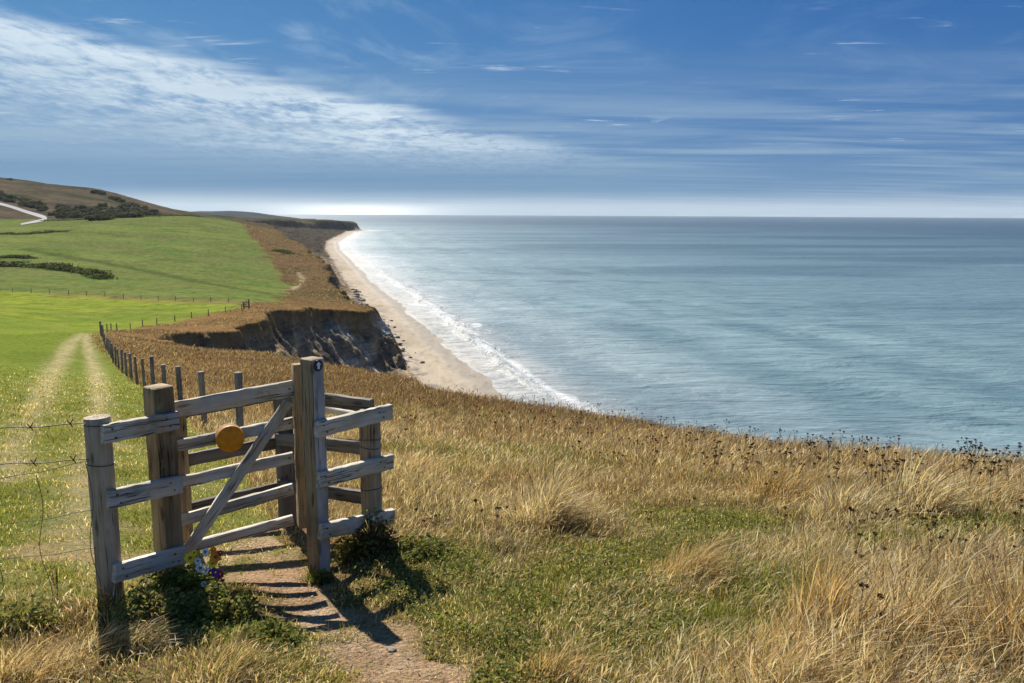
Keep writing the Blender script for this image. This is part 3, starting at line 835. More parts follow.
# waymark disc with an arrow on the tall post's grey side
wb = plain('waymark_black', (.012, .014, .03), .4, .4); ww = plain('waymark_white', (.78, .80, .80), .5)
cz = zline(M1 + nMR * .056, 365.5); c0 = np.array([M1[0], M1[1], 0]) + nMR * .0577 + dirMR * -.002; c0[2] = cz
V = []; F = []; FM = []
for o_, rr in ((0, .0375), (.003, .0375), (.004, .036)):
    for j in range(32):
        t = j / 32 * 2 * math.pi; V.append(c0 + nMR * o_ + dirMR * rr * math.cos(t) + upv * rr * math.sin(t) - np.array(en.location))
for i in range(2):
    for j in range(32): F.append((i * 32 + j, i * 32 + (j + 1) % 32, (i + 1) * 32 + (j + 1) % 32, (i + 1) * 32 + j)); FM.append(0)
F.append(tuple(range(64, 96))); FM.append(0)
n0 = len(V)
for (p, q) in ((0, .026), (-.021, .004), (-.010, .004), (-.010, -.022), (.010, -.022), (.010, .004), (.021, .004)):
    V.append(c0 + nMR * .0055 + dirMR * p + upv * q - np.array(en.location))
F.append((n0, n0 + 1, n0 + 6)); FM.append(1); F.append(tuple(n0 + i for i in (2, 3, 4, 5))); FM.append(1)
me_ = bpy.data.meshes.new('waymark_disc'); me_.from_pydata([tuple(v) for v in V], [], F)
me_.materials.append(wb); me_.materials.append(ww); me_.polygons.foreach_set('material_index', np.array(FM, np.int32))
wd = link('waymark_disc', me_, None, tallm); wd['label'] = 'black waymark disc with white arrow'
# weathered lettering scratched in the top right rail: shallow, no longer legible
zc_ = 0

# ------------------------------------------------------------------ barbed wire fence on the left
bw = empty('barbed_wire_fence', (L0[0] - 1.0, L0[1] - .35, gz(L0[0] - 1.0, L0[1] - .35)[0]), 'slack rusty barbed wire fence tied to the round post left of the gate', 'wire fence')
Q0 = np.array([L1[0] - 1.75, L1[1] - .42, 0]); Q0[2] = gz(Q0[0], Q0[1])[0]
timber('fence_post', bw, Q0 - (0, 0, .1), Q0 + (0, 0, 1.08), round_profile(.06, 18, 3), (1, 0, 0), W_ROUND, rings=12, round_end=.015)
def strand(zL, zQ, sag, barbs, r=.0024):
    a = np.array([L1[0] - .02, L1[1] - .08, zL]); b = np.array([Q0[0], Q0[1] - .06, zQ])
    pts = []
    for t in np.linspace(0, 1, 46):
        p = mid(a, b, t); p[2] -= sag * 4 * t * (1 - t) - .004 * math.sin(t * 37); pts.append(p)
    ps = [pts]
    if barbs:
        for i in range(2, 44, 5):
            p = pts[i]
            for q in ((.012, .01, .024), (-.01, -.01, .022), (.006, .012, -.022)):
                ps.append([p - np.array(q) * .2, p + np.array(q)])
    return ps
zq = Q0[2]
tubes('barbed_strand', strand(zline(L1 - (0, .08, 0), 423.5), zline(Q0, 437), .01, True), .0028, bw, wire)
tubes('barbed_strand', strand(zline(L1 - (0, .08, 0), 459.5), zline(Q0, 472), .01, True), .0028, bw, wire)
mesh_p = strand(zline(L1 - (0, .08, 0), 461), zline(Q0, 505), .05, False)
mesh_p += strand(zline(L1 - (0, .08, 0), 510), zline(Q0, 535), .06, False) + strand(zline(L1 - (0, .08, 0), 548), zline(Q0, 562), .05, False)
for u_, vt in ((87, 463), (37, 476), (-12, 480)):
    a = P(u_, vt, L1[1] - .12 - (98 - u_) * .0013)
    pts = []
    zg_ = gz(a[0], a[1])[0]
    for t in np.linspace(0, 1, 16):
        pts.append((a[0] + .018 * math.sin(t * 9 + u_), a[1] + .012 * math.cos(t * 7), a[2] * (1 - t) + (zg_ + .02) * t))
    mesh_p.append(pts)
tubes('wire_netting', mesh_p, .0020, bw, wire)
for v_ in (424.5, 463):
    z_ = zline(L1, v_)
    tubes('wire_loop', [[(L1[0] + math.cos(t) * .071, L1[1] + math.sin(t) * .071, z_ + .008 * math.sin(t + v_)) for t in np.linspace(0, 2 * math.pi, 20, endpoint=False)]], .0028, bw, wire, True)

# ------------------------------------------------------------------ post and wire fences
def wire_fence(name, pts, h, r, label, wires=(.35, .62, .9), corner=(), wr=.0022, group=None):
    o0 = pts[0]; f = empty(name, o0, label, 'fence', group)
    tops = []
    for i, p in enumerate(pts):
        hh_ = h * random.uniform(.93, 1.05) * (1.12 if i in corner else 1)
        rr = r * (1.5 if i in corner else random.uniform(.85, 1.12))
        lean = np.array([random.uniform(-.03, .03), random.uniform(-.03, .03), 0])
        timber('fence_post', f, p - (0, 0, .1), p + (0, 0, hh_) + lean, round_profile(rr, 10, i), (1, 0, 0), W_FENCE, rings=4, jit=.001, round_end=.01)
    for w_ in wires:
        path = []
        for i in range(len(pts) - 1):
            for t in (0, .5): path.append(mid(pts[i], pts[i + 1], t) + (0, 0, h * w_ - (.02 if t else 0)) + np.array([r, -r, 0]))
        path.append(pts[-1] + (0, 0, h * w_))
        tubes('wire', [path], wr, f, wire, False, 4)
    return f
def along(line, step):
    out = []; line = [np.array(p[:2]) for p in line]; carry = 0
    for a, b in zip(line[:-1], line[1:]):
        L = np.linalg.norm(b - a); t = carry
        while t < L: out.append(a + (b - a) * t / L); t += step
        carry = t - L
    return [np.array([p[0], p[1], gz(p[0], p[1])[0]]) for p in out]
l1 = []
for n_ in range(0, 20):
    p_ = P((237 + 20.1 * n_) / (1 + .2727 * n_), 379 - 3.05 * n_, 11.6 * (1 + .2727 * n_)); p_[2] = gz(p_[0], p_[1])[0]; l1.append(p_)
wire_fence('post_and_wire_fence', l1, 1.14, .055, 'long line of grey stakes and wire beside the worn grass track', corner=(len(l1) - 1,), wr=.003)
l2 = along([P(*c) for c in [(103,332,100),(114,329,112),(150,326,125),(200,319,138),(246,310,150)]], 4.6)
wire_fence('post_and_wire_fence', l2, 1.05, .075, 'distant stake fence between the bright green field and the brown clifftop grass', wr=.006)
l3 = along([P(*c) for c in [(-60,291,184),(0,291.5,182),(65,295,180),(130,299,177),(195,302,172),(262,306,166)]], 4.6)
wire_fence('post_and_wire_fence', l3, 1.0, .07, 'far stake fence on a rusty strip across the upper and lower green fields', wr=.006)
# dark stile at the end of the far fences
p0 = P(246.5, 310, 150); p0[2] = gz(p0[0], p0[1])[0]
st = empty('stile', p0, 'small dark wooden stile at the cliff end of the far fences', 'stile')
for dx in (-.45, .5):
    timber('post', st, p0 + (dx, 0, -.1), p0 + (dx, 0, 1.9 if dx > 0 else 1.4), rect_profile(.2, .2, .01), (1, 0, 0), W_DARK, rings=4)
for zz_ in (.5, .95, 1.3):
    timber('rail', st, p0 + (-.7, -.15, zz_), p0 + (.75, -.15, zz_ + .05), rect_profile(.16, .06, .005), (0, 1, 0), W_DARK, rings=4)
# ------------------------------------------------------------------ grasses and plants
def grass_material(name, trans=.52, rough=.6, spec=.08):
    m = bpy.data.materials.new(name); m.use_nodes = True; m.node_tree.nodes.clear()
    nt = NT(m.node_tree); out = nt.node('ShaderNodeOutputMaterial')
    c = nt.attr('tint')
    bs = nt.node('ShaderNodeBsdfPrincipled'); nt.put(bs.inputs['Base Color'], c); bs.inputs['Roughness'].default_value = rough; bs.inputs['Specular IOR Level'].default_value = spec
    tr = nt.node('ShaderNodeBsdfTranslucent'); nt.put(tr.inputs[0], nt.mix(1, c, (1.1, 1.05, .8), 'MULTIPLY'))
    mx = nt.node('ShaderNodeMixShader'); mx.inputs[0].default_value = trans
    nt.l.new(bs.outputs[0], mx.inputs[1]); nt.l.new(tr.outputs[0], mx.inputs[2]); nt.l.new(mx.outputs[0], out.inputs[0])
    return m
G_MAT = grass_material('grass_blades')
L_MAT = grass_material('green_leaves', .4, .75, .08)
D_MAT = grass_material('dead_seedheads', .1, .9, .05)

def blades(pos, H, W, lean, col, prof, seg=3, curl=1.0, facing=None, rs=rng):
    """ribbon blades; prof(seg+1) widths along the blade, lean (n,2) horizontal reach of the tip as share of the height"""
    n = len(pos); prof = np.array(prof); k = len(prof)
    ph = rs.uniform(0, math.pi, n) if facing is None else facing
    wd = np.stack([np.cos(ph), np.sin(ph), np.zeros(n)], 1)
    V = np.zeros((n, k, 2, 3))
    for i in range(k):
        t = i / (k - 1)
        c = pos.copy()
        c[:, :2] += lean * (H * t ** (1 + curl))[:, None]
        ln = np.hypot(lean[:, 0], lean[:, 1])
        c[:, 2] += H * (t - .30 * np.minimum(ln, 1.4) * t ** 2.2)
        h = (W * prof[i] * .5)[:, None] * wd
        V[:, i, 0] = c - h; V[:, i, 1] = c + h
    base = (np.arange(n) * k * 2)[:, None, None]
    q = np.array([[2 * i, 2 * i + 1, 2 * i + 3, 2 * i + 2] for i in range(k - 1)])[None]
    F = (base + q).reshape(-1, 4)
    if col.ndim == 2: C = np.repeat(col, k * 2, axis=0)
    else: C = np.repeat(col, 2, axis=1).reshape(-1, 3)        # per ring colours (n,k,3)
    return V.reshape(-1, 3), F, C

def join(parts):
    V = []; F = []; C = []; o = 0
    for v, f, c in parts:
        V.append(v); F.append(f + o); C.append(c); o += len(v)
    return np.concatenate(V), np.concatenate(F), np.concatenate(C)

def leafquads(pos, size, col, nrm=None, rs=rng, aspect=.55):
    """kite shaped leaves"""
    n = len(pos)
    a = rs.normal(size=(n, 3)); a[:, 2] = np.abs(a[:, 2]) * .4 + .1; a /= np.linalg.norm(a, axis=1)[:, None]
    b = rs.normal(size=(n, 3)); b -= a * (a * b).sum(1)[:, None]; b /= np.linalg.norm(b, axis=1)[:, None]
    s = size[:, None]
    V = np.stack([pos - a * s * .5, pos + b * s * aspect * .5 - a * s * .05, pos + a * s * .55, pos - b * s * aspect * .5 - a * s * .05], 1)
    F = np.arange(n * 4).reshape(n, 4)
    return V.reshape(-1, 3), F, np.repeat(col, 4, axis=0)

def grass_object(name, parts, mat, parent=None):
    V, F, C = join(parts)
    me = npmesh(name, V, F); vattr(me, 'tint', C)
    return link(name, me, mat, parent)

PAL = dict(straw=(.43, .325, .165), pale=(.56, .485, .325), ochre=(.40, .265, .11), brown=(.150, .095, .055), umber=(.065, .042, .026), grey=(.30, .25, .175), green=(.155, .175, .040), dgreen=(.085, .105, .024), rust=(.205, .115, .048), olive=(.225, .195, .065))
PALA = {k: np.array(v) for k, v in PAL.items()}
def pick(weights, rs=rng):
    """weights dict name -> (n,) ; chooses a palette colour per blade"""
    ks = list(weights); Wt = np.stack([np.maximum(weights[k], 0) + 1e-6 for k in ks], 1)
    cs = np.cumsum(Wt, 1); r = rs.uniform(0, 1, len(Wt)) * cs[:, -1]
    i = (r[:, None] > cs).sum(1)
    c = np.stack([PALA[k] for k in ks])[i] * 1.25
    return c * rs.uniform(.72, 1.28, (len(c), 1)) * rs.uniform(.94, 1.06, (len(c), 3))

def scatter(N, r0, r1, a0=-37, a1=37):
    a = rng.uniform(R(a0), R(a1), N); l = rng.uniform(math.log(r0), math.log(r1), N)
    r = np.exp(l); return r * np.sin(a), r * np.cos(a), r

WIND = np.array([.30, -.05])
BOTR = ground(960, 640); BOTL = ground(90, 655)
POSTS = [L0, S0, M0, R0, D0, B0]

def dryness(x, y, sd):
    zn = zones(x, y, sd)
    return zn

def footprints(x, y):
    d = np.full(x.shape, 9.)
    for p in POSTS: d = np.minimum(d, np.hypot(x - p[0], y - p[1]))
    return d

# lane walked through the gate stays short
LANE = [ground(*p)[:2] for p in [(150,520),(240,560),(300,570),(345,610),(420,660),(500,700)]]
LANE = [xy(p) for p in LANE]

# --- long dry meadow grass
x, y, r = scatter(900000, 2.7, 80, -42, 50)
z, sd, sh = terrain(x, y)
zn = zones(x, y, sd)
hn = fbm(x / 1.6, y / 1.6, 4, 101); hn2 = fbm(x / .5, y / .5, 3, 102); pn = fbm(x / 2.3 + 7, y / 1.7, 4, 103); pb = fbm(x / 6, y / 6, 3, 104)
lane = polydist(x, y, LANE)
short = np.maximum(np.exp(-(lane / .55) ** 2), np.clip(zn['green'] * 1.2, 0, 1) * sstep(12, 7, r) * .9)
front = (y < 4.4 + .6 * np.clip(x + 2.2, 0, 2)) & (x < -.55)         # verge in front of the left panel
H = .150 + .065 * hn + .035 * hn2 + .16 * np.exp(-((x - BOTR[0]) / 1.6) ** 2 - ((y - BOTR[1]) / 1.6) ** 2) + .0 * hn
H = H * (1 - .72 * short) * (.7 + .2 * sstep(5, 9, r)) + .03 * sstep(12, 30, r)
rimk = sstep(13, 2, sd + 3 * fbm(x / 4, y / 4, 3, 110)) * sstep(8, 13, r)
H = H + .07 * rimk
keepp = (sd > -1.5) & (1 - zn['turf'] > rng.uniform(.15, .6, len(x))) & (zn['dirt'] < rng.uniform(.05, .6, len(x)))
keepp &= rng.uniform(0, 1, len(x)) < np.clip(.75 + .5 * hn2 - .45 * short, .12, 1)
keepp &= (z > ZC - 16) & ~((y > 5.2) & (lane < .45))
q = keepp; x, y, z, r, H, hn, pn, pb, short, hn2, rimk = (v[q] for v in (x, y, z, r, H, hn, pn, pb, short, hn2, rimk)); gr = zn['green'][q]
front = front[q]; H = np.where(front, H * .72, H)
H = np.clip(H * rng.uniform(.55, 1.35, len(x)), .03, .7)
far = sstep(9, 28, r)
c = pick(dict(straw=.6 + .6 * pn - .25 * sstep(8, 14, r), pale=(.35 + 1.3 * hn) * (1 - far * .6), ochre=.22 + .7 * np.clip(pb, 0, 1) * (1 - far), brown=.30 + 1.1 * far + 1.6 * rimk + 1.5 * np.clip(fbm(x / 1.1 + 31, y / 1.1, 4, 107), 0, 1), grey=.35 + .35 * far + .9 * np.clip(fbm(x / 1.5 + 51, y / 1.5, 4, 109), 0, 1), umber=.25 + .25 * hn2 + .9 * np.clip(fbm(x / .7 + 11, y / .7, 4, 108) - .1, 0, 1) + .3 * rimk + .4 * front, dgreen=.6 * front + .15 * (1 - far), green=.40 + .9 * front + 2.6 * gr - .3 * far, olive=.5 + .6 * gr, rust=.10 + .75 * far + .9 * rimk + .6 * sstep(7, 11, r)))
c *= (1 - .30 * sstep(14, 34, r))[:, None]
n = len(x)
lean = WIND * rng.uniform(.2, 1.3, (n, 1)) + rng.normal(0, .33, (n, 2)) + .25 * np.stack([fbm(x / .8, y / .8, 2, 105), fbm(x / .8 + 9, y / .8, 2, 106)], 1)
pos = np.stack([x, y, z - .01], 1)
st = rng.uniform(0, 1, n) < .28 - .16 * far
Wd = np.maximum(.0035 * rng.uniform(.6, 1.4, n), (.00050 + .00012 * sstep(10, 40, r)) * r)
pts = [blades(pos[~st], H[~st], Wd[~st], lean[~st], c[~st], (1, .9, .62, .12), curl=.9)]
hs = np.clip(H[st] * 1.45, .05, .8)
cs_ = np.stack([c[st]] * 5, 1); hd = (1 - .35 * far[st])[:, None] * pick(dict(straw=np.ones(st.sum()), pale=.9 * np.ones(st.sum()) * (1 - far[st]), brown=.6 + 1.6 * far[st], ochre=.4 + 0 * far[st]))
cs_[:, 3] = hd; cs_[:, 4] = hd
pts.append(blades(pos[st], hs, Wd[st] * 1.15, lean[st] * .9, cs_, (.45, .4, .38, 1.2, .25), curl=1.3))
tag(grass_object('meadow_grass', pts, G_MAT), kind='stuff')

# --- rough brown grass of the far clifftop
x, y, r = scatter(330000, 62, 760, -33, 3)
z, sd, sh = terrain(x, y); zn = zones(x, y, sd)
pn = fbm(x / 9, y / 9, 4, 131); pn2 = fbm(x / 30, y / 30, 3, 132)
sel = (sd > -2.2) & (1 - zn['turf'] > rng.uniform(.3, .8, len(x))) & (rng.uniform(0, 1, len(x)) < np.clip(.6 + .5 * pn, .08, 1)) & (z > 8)
x, y, z, r, pn, pn2, sd = (v[sel] for v in (x, y, z, r, pn, pn2, sd)); n = len(x)
f2 = sstep(170, 300, r)
pd = fbm(x / 16 + 3, y / 12, 4, 133)
H = (.26 + .16 * pn + .35 * f2 * np.clip(pn + .2, 0, 1)) * rng.uniform(.4, 1.3, n); H = np.clip(H, .08, 1.3)
c = pick(dict(straw=(.40 + .7 * pn + .5 * pd) * (1 - .6 * f2), grey=.4 + .4 * pd, rust=.8 - .4 * f2 + .8 * pn2, brown=.9 + .5 * f2 - .6 * pd, umber=.35 + .6 * f2 - .8 * pd, olive=.30 + .35 * f2 + .9 * np.clip(pn2 - pd, -.2, 1), green=.15 * f2 + .5 * np.clip(pn2 - .1, 0, 1)))
lean = rng.normal(0, .65, (n, 2)) + WIND
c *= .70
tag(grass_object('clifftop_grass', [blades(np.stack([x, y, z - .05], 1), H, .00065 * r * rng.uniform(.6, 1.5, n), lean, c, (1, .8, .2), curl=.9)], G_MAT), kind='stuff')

# --- short turf of the walked field and the lane
x, y, r = scatter(420000, 2.7, 48)
z, sd, sh = terrain(x, y); zn = zones(x, y, sd)
lane = polydist(x, y, LANE)
sel = (zn['turf'] > .5) | (lane < .75) | (zn['green'] > .45)
sel &= (zn['dirt'] < rng.uniform(.1, .95, len(x))) & (sd > 0) & ((x < 2.6) | (zn['green'] > .45)) & (rng.uniform(0, 1, len(x)) < sstep(48, 22, r))
bare = np.maximum(zn['rut'] * .8, zn['dirt']); pn = fbm(x / 1.1, y / .7, 4, 111); pn2 = fbm(x / .3, y / .3, 3, 112)
sel &= rng.uniform(0, 1, len(x)) < np.clip(.85 - .7 * bare + .35 * pn2, .05, 1)
x, y, z, r, bare, pn, pn2 = (v[sel] for v in (x, y, z, r, bare, pn, pn2)); n = len(x)
H = np.clip((.035 + .016 * pn + .012 * pn2) * rng.uniform(.5, 1.5, n), .012, .12) * (1 + .3 * sstep(8, 20, r))
c = pick(dict(green=1.15 - .5 * bare + .4 * pn, dgreen=.22 + .25 * pn, olive=.6 + 0 * pn, straw=(.24 - .4 * pn) * sstep(26, 7, r) + .7 * bare, pale=.22 - .3 * pn + .8 * bare))
c *= np.array([1.12, 1.10, .85])
lean = rng.normal(0, .5, (n, 2)) + WIND * .5
pts = [blades(np.stack([x, y, z - .004], 1), H, np.maximum(.0045 * rng.uniform(.6, 1.3, n), .00085 * r), lean, c, (1, .8, .15), curl=.8)]
nl = 3200
lx, ly, lr = scatter(nl * 8, 2.9, 7, -30, 5); lzn = zones(lx, ly, None); k_ = lzn['dirt'] > .3; lx, ly, lr = lx[k_][:nl], ly[k_][:nl], lr[k_][:nl]; nl = len(lx)
lv = rng.uniform(0, 6.28, nl); ll = rng.uniform(.02, .08, nl)
pts.append(blades(np.stack([lx, ly, gz(lx, ly) + .002], 1), np.full(nl, .008), np.full(nl, .0028), np.stack([np.cos(lv), np.sin(lv)], 1) * (ll / .008)[:, None] * .5, pick(dict(straw=np.ones(nl), pale=.6 * np.ones(nl), brown=np.ones(nl), umber=.6 * np.ones(nl)))[:nl] * .8, (.8, 1, .3), curl=0.0, facing=lv + 1.57))
tag(grass_object('turf_grass', pts, G_MAT), kind='stuff')

# --- low leafy ground cover in the damp green patches
x, y, r = scatter(150000, 2.7, 13)
z, sd, sh = terrain(x, y); zn = zones(x, y, sd)
gn_ = fbm(x / .28, y / .28, 3, 121)
sel = (zn['green'] > .42 + .35 * rng.uniform(-1, 1, len(x))) & (zn['dirt'] < rng.uniform(.0, .45, len(x))) & (gn_ > -.35) & (y > 0)
x, y, z, r, gn_ = (v[sel] for v in (x, y, z, r, gn_)); n = len(x)
h = np.clip((.045 + .05 * gn_) * rng.uniform(.1, 1.2, n), .006, .16)
c = pick(dict(green=1 + 0 * h, dgreen=.8 + 0 * h, olive=.30 + 0 * h, straw=.08 + 0 * h))
pts = [leafquads(np.stack([x, y, z + h], 1), np.maximum(rng.uniform(.012, .03, n), .0022 * r), c)]
tag(grass_object('leafy_ground_cover', pts, L_MAT), kind='stuff')

# --- tussocks, each a thing
def tussock(name, u, v, rad, h, n, weights, label, lean0=(0, 0), spread=.5, wd=.0036):
    g = ground(u, v); rs = np.random.default_rng(int(u * 7 + v))
    a = rs.uniform(0, 2 * math.pi, n); q = rad * np.sqrt(rs.uniform(0, 1, n)) * rs.uniform(.5, 1.25, n) * (1 + .3 * np.sin(a + u) + .2 * np.cos(3 * a + v))
    px, py = g[0] + q * np.cos(a), g[1] + q * np.sin(a)
    pz = gz(px, py) - .01
    H = h * .98 * rs.uniform(.25, 1.1, n) * (1 - .45 * q / rad) * (1 + .25 * np.sin(a * 2 + u) + .18 * np.sin(a * 5 + v))
    ln = np.stack([np.cos(a), np.sin(a)], 1) * (spread * q / rad)[:, None] + rs.normal(0, .26, (n, 2)) + np.array(lean0) + WIND * .5
    c = pick({**{k: np.full(n, w_) for k, w_ in weights.items()}, 'olive': np.full(n, .35), 'brown': np.full(n, .3), 'umber': np.full(n, .12)}, rs) * 1.0
    st = rs.uniform(0, 1, n) < .3
    o = np.array([g[0], g[1], g[2]])
    pos = np.stack([px, py, pz], 1) - o
    rr = math.hypot(g[0], g[1]); W = np.full(n, max(wd, .00075 * rr)) * rs.uniform(.6, 1.3, n)
    pts = [blades(pos[~st], H[~st], W[~st], ln[~st], c[~st], (1, .9, .6, .1), curl=.8, rs=rs),
           blades(pos[st], H[st] * 1.15, W[st], ln[st], c[st], (.5, .45, .4, 1.4, .2), curl=1.1, rs=rs)]
    ob = grass_object(name, pts, G_MAT); ob.location = o
    return tag(ob, label, 'grass tussock', 'grass tussocks in the meadow')
tussock('grass_tussock', 545, 522, .36, .46, 2300, dict(pale=1, straw=.9, grey=.3), 'broad pale rounded grass tussock with dark hollow below, largest of the open meadow', (.15, 0), .8)
tussock('grass_tussock', 815, 650, .18, .52, 1800, dict(ochre=1, straw=.5), 'upright orange grass clump standing tall in the bottom right meadow', (.08, 0), .25)
tussock('grass_tussock', 905, 650, .24, .45, 1400, dict(straw=1, ochre=.5, pale=.4), 'straw coloured tuft beside the big dark seed head', (.15, 0), .4)
tussock('grass_tussock', 1005, 660, .22, .46, 1500, dict(ochre=1, straw=.6), 'orange grass clump at the bottom right corner of the meadow', (.1, 0), .4)
tussock('grass_tussock', 850, 520, .30, .42, 1300, dict(pale=1, grey=.5, straw=.3), 'whitish grass tuft right of the meadow centre', (.1, 0), .5)
tussock('grass_tussock', 775, 500, .36, .45, 1200, dict(ochre=1, straw=.7), 'small golden tuft in the middle distance of the meadow', (.1, 0), .5)
tussock('grass_tussock', 915, 512, .32, .50, 1300, dict(pale=1, straw=.5), 'tall pale tuft near the right side, below the clifftop weeds', (.12, 0), .4)
tussock('grass_tussock', 690, 575, .26, .32, 1300, dict(straw=1, ochre=.4, olive=.5), 'leaning straw tuft beside the green patch', (.35, -.1), .4)
tussock('grass_tussock', 560, 674, .22, .18, 900, dict(ochre=.8, straw=.7, olive=.8), 'low yellow tuft at the bottom centre edge', (.25, 0), .5)
tussock('grass_tussock', 25, 676, .26, .20, 1200, dict(straw=1, ochre=.5, olive=.4, pale=.4), 'dense golden tussock in the bottom left corner', (.35, .05), .5)
tussock('grass_tussock', 120, 648, .20, .17, 1200, dict(straw=.8, pale=.5, olive=1, brown=.6), 'arching straw tussock below the round fence post', (.5, .05), .5)
tussock('grass_tussock', 225, 672, .24, .17, 1000, dict(straw=1, olive=.8, green=.5), 'short mixed green and straw tuft beside the dirt path', (.3, 0), .5)
tussock('grass_tussock', 312, 580, .07, .13, 350, dict(dgreen=1, green=.8, straw=.4), 'dark green tuft at the foot of the waymarked post', (.1, -.1), .7)

# --- leafy weed clumps round the posts
def weed(name, u, v, rad, h, n, weights, label, cat, leaf=(.018, .04), stems=60):
    g = ground(u, v); rs = np.random.default_rng(int(u * 3 + v * 5)); o = np.array(g)
    d = rs.normal(size=(n, 3)); d[:, 2] = np.abs(d[:, 2]); d /= np.linalg.norm(d, axis=1)[:, None]
    rr = rs.uniform(.25, 1, n) ** .6
    lump = 1 + .35 * np.sin(d[:, 0] * 5 + u) * np.cos(d[:, 1] * 6 + v)
    p = d * rr[:, None] * lump[:, None] * np.array([rad, rad * .8, h])
    p[:, 2] += gz(o[0] + p[:, 0], o[1] + p[:, 1]) - o[2]
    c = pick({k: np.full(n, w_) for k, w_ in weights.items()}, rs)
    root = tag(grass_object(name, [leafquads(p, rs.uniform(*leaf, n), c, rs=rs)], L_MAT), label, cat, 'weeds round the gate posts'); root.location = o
    a = rs.uniform(0, 2 * math.pi, stems); q = rs.uniform(0, .4 * rad, stems)
    sp = np.stack([q * np.cos(a), q * np.sin(a), np.zeros(stems)], 1)
    sp[:, 2] = gz(o[0] + sp[:, 0], o[1] + sp[:, 1]) - o[2]
    ln = np.stack([np.cos(a), np.sin(a)], 1) * (rad / h * .8) * rs.uniform(.2, 1, (stems, 1))
    grass_object('stem', [blades(sp, h * rs.uniform(.8, 1.25, stems), np.full(stems, .005), ln, pick(dict(olive=np.ones(stems), brown=np.ones(stems), straw=.5 * np.ones(stems)), rs), (1, .8, .6, .3), rs=rs)], G_MAT, root)
    return root
GW = dict(green=1, dgreen=.8, olive=.5)
weed('weed_clump', 272, 640, .16, .10, 900, GW, 'low green weed clump on the left edge of the dirt path', 'weed')
weed('weed_clump', 222, 615, .20, .15, 1500, dict(green=1, olive=.8, dgreen=.6), 'bushy green weed clump just below the flower bunch', 'weed')
weed('weed_clump', 150, 618, .24, .16, 1500, dict(green=.8, olive=1, dgreen=.6), 'olive weed clump under the lowest rail of the left panel', 'weed')
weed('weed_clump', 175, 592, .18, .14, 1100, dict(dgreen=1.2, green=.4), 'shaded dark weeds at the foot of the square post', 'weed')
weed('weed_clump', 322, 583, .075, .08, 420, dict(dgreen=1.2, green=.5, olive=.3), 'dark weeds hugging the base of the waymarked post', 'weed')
weed('weed_clump', 20, 625, .22, .13, 1000, dict(green=1, olive=.5), 'bright green weeds at the far left behind the golden tussock', 'weed')
weed('weed_clump', 425, 552, .22, .10, 900, dict(green=1, dgreen=.8), 'green weed clump in the meadow right of the corner post', 'weed')
weed('bramble', 372, 553, .17, .26, 1500, dict(dgreen=1.3, brown=.7, rust=.25, green=.2), 'dark bramble tangle round the foot of the corner post', 'bramble', (.02, .05), 90)
weed('bramble', 351, 560, .12, .20, 700, dict(dgreen=1, brown=.6, green=.4), 'small bramble sprig under the lowest right rail', 'bramble', (.02, .045), 50)

# --- dead standing seed heads, each a thing
def seedhead_mesh(kind, seed):
    rs = np.random.default_rng(seed); V = []; F = []; C = []
    def add(part):
        o = sum(len(v) for v in V); V.append(part[0]); F.append(part[1] + o); C.append(part[2])
    def rod(a, b, w0, w1, col):
        a = np.array(a, float); b = np.array(b, float)
        for s in ((1, 0, 0), (0, 1, 0)):
            s = np.array(s, float)
            v = np.array([a - s * w0, a + s * w0, b + s * w1, b - s * w1]); add((v, np.array([[0, 1, 2, 3]]), np.tile(col, (4, 1))))
    stem = np.array((.13, .085, .05)); dk = np.array((.040, .024, .016))
    if kind == 'umbel':
        top = np.array([rs.normal(0, .05), rs.normal(0, .05), .55])
        rod((0, 0, 0), top * .6, .004, .003, stem); rod(top * .6, top, .003, .0025, stem)
        nb = rs.integers(1, 4)
        tips = [(top, 1.0)]
        for i in range(nb):
            a = rs.uniform(0, 6.28); t = top * rs.uniform(.5, .75) ; e = t + np.array([math.cos(a) * .1, math.sin(a) * .1, rs.uniform(.08, .2)])
            rod(t, e, .0025, .002, stem); tips.append((e, .7))
        for e, s in tips:
            k = 26; a = rs.uniform(0, 6.28, k); q = np.sqrt(rs.uniform(0, 1, k)) * .026 * s
            p = np.stack([e[0] + q * np.cos(a), e[1] + q * np.sin(a), e[2] + .012 * s + rs.normal(0, .006, k) * s - q * .2], 1)
            add(leafquads(p, rs.uniform(.014, .026, k) * s, np.tile(dk, (k, 1)) * rs.uniform(.6, 1.7, (k, 1)), rs=rs, aspect=.9))
            for j in range(6):
                t = 6.28 * j / 6; rod(e - np.array([0, 0, .03 * s]), e + np.array([math.cos(t) * .024 * s, math.sin(t) * .024 * s, .008]), .0014, .001, stem * .7)
    else:   # dock : a rusty spike of clustered seeds
        for b in range(rs.integers(1, 4)):
            a = rs.uniform(0, 6.28); tl = rs.uniform(.04, .14); hgt = rs.uniform(.55, .85) if b else .85
            top = np.array([math.cos(a) * tl, math.sin(a) * tl, hgt]); rod((0, 0, 0), top, .005, .0025, stem)
            k = 120; t = rs.uniform(.42, 1.0, k)
            p = top * t[:, None] + rs.normal(0, .018, (k, 3)) * (1.25 - t)[:, None] * np.array([1.3, 1.3, .6])
            add(leafquads(p, rs.uniform(.014, .030, k), np.tile((.075, .038, .022), (k, 1)) * rs.uniform(.6, 1.6, (k, 1)), rs=rs, aspect=.8))
    V = np.concatenate(V); F = np.concatenate(F); C = np.concatenate(C)
    me = npmesh(kind, V, F); vattr(me, 'tint', C); me.materials.append(D_MAT)
    return me
UMB = [seedhead_mesh('umbel', s) for s in range(7)]; DOCK = [seedhead_mesh('dock', s) for s in range(20, 24)]
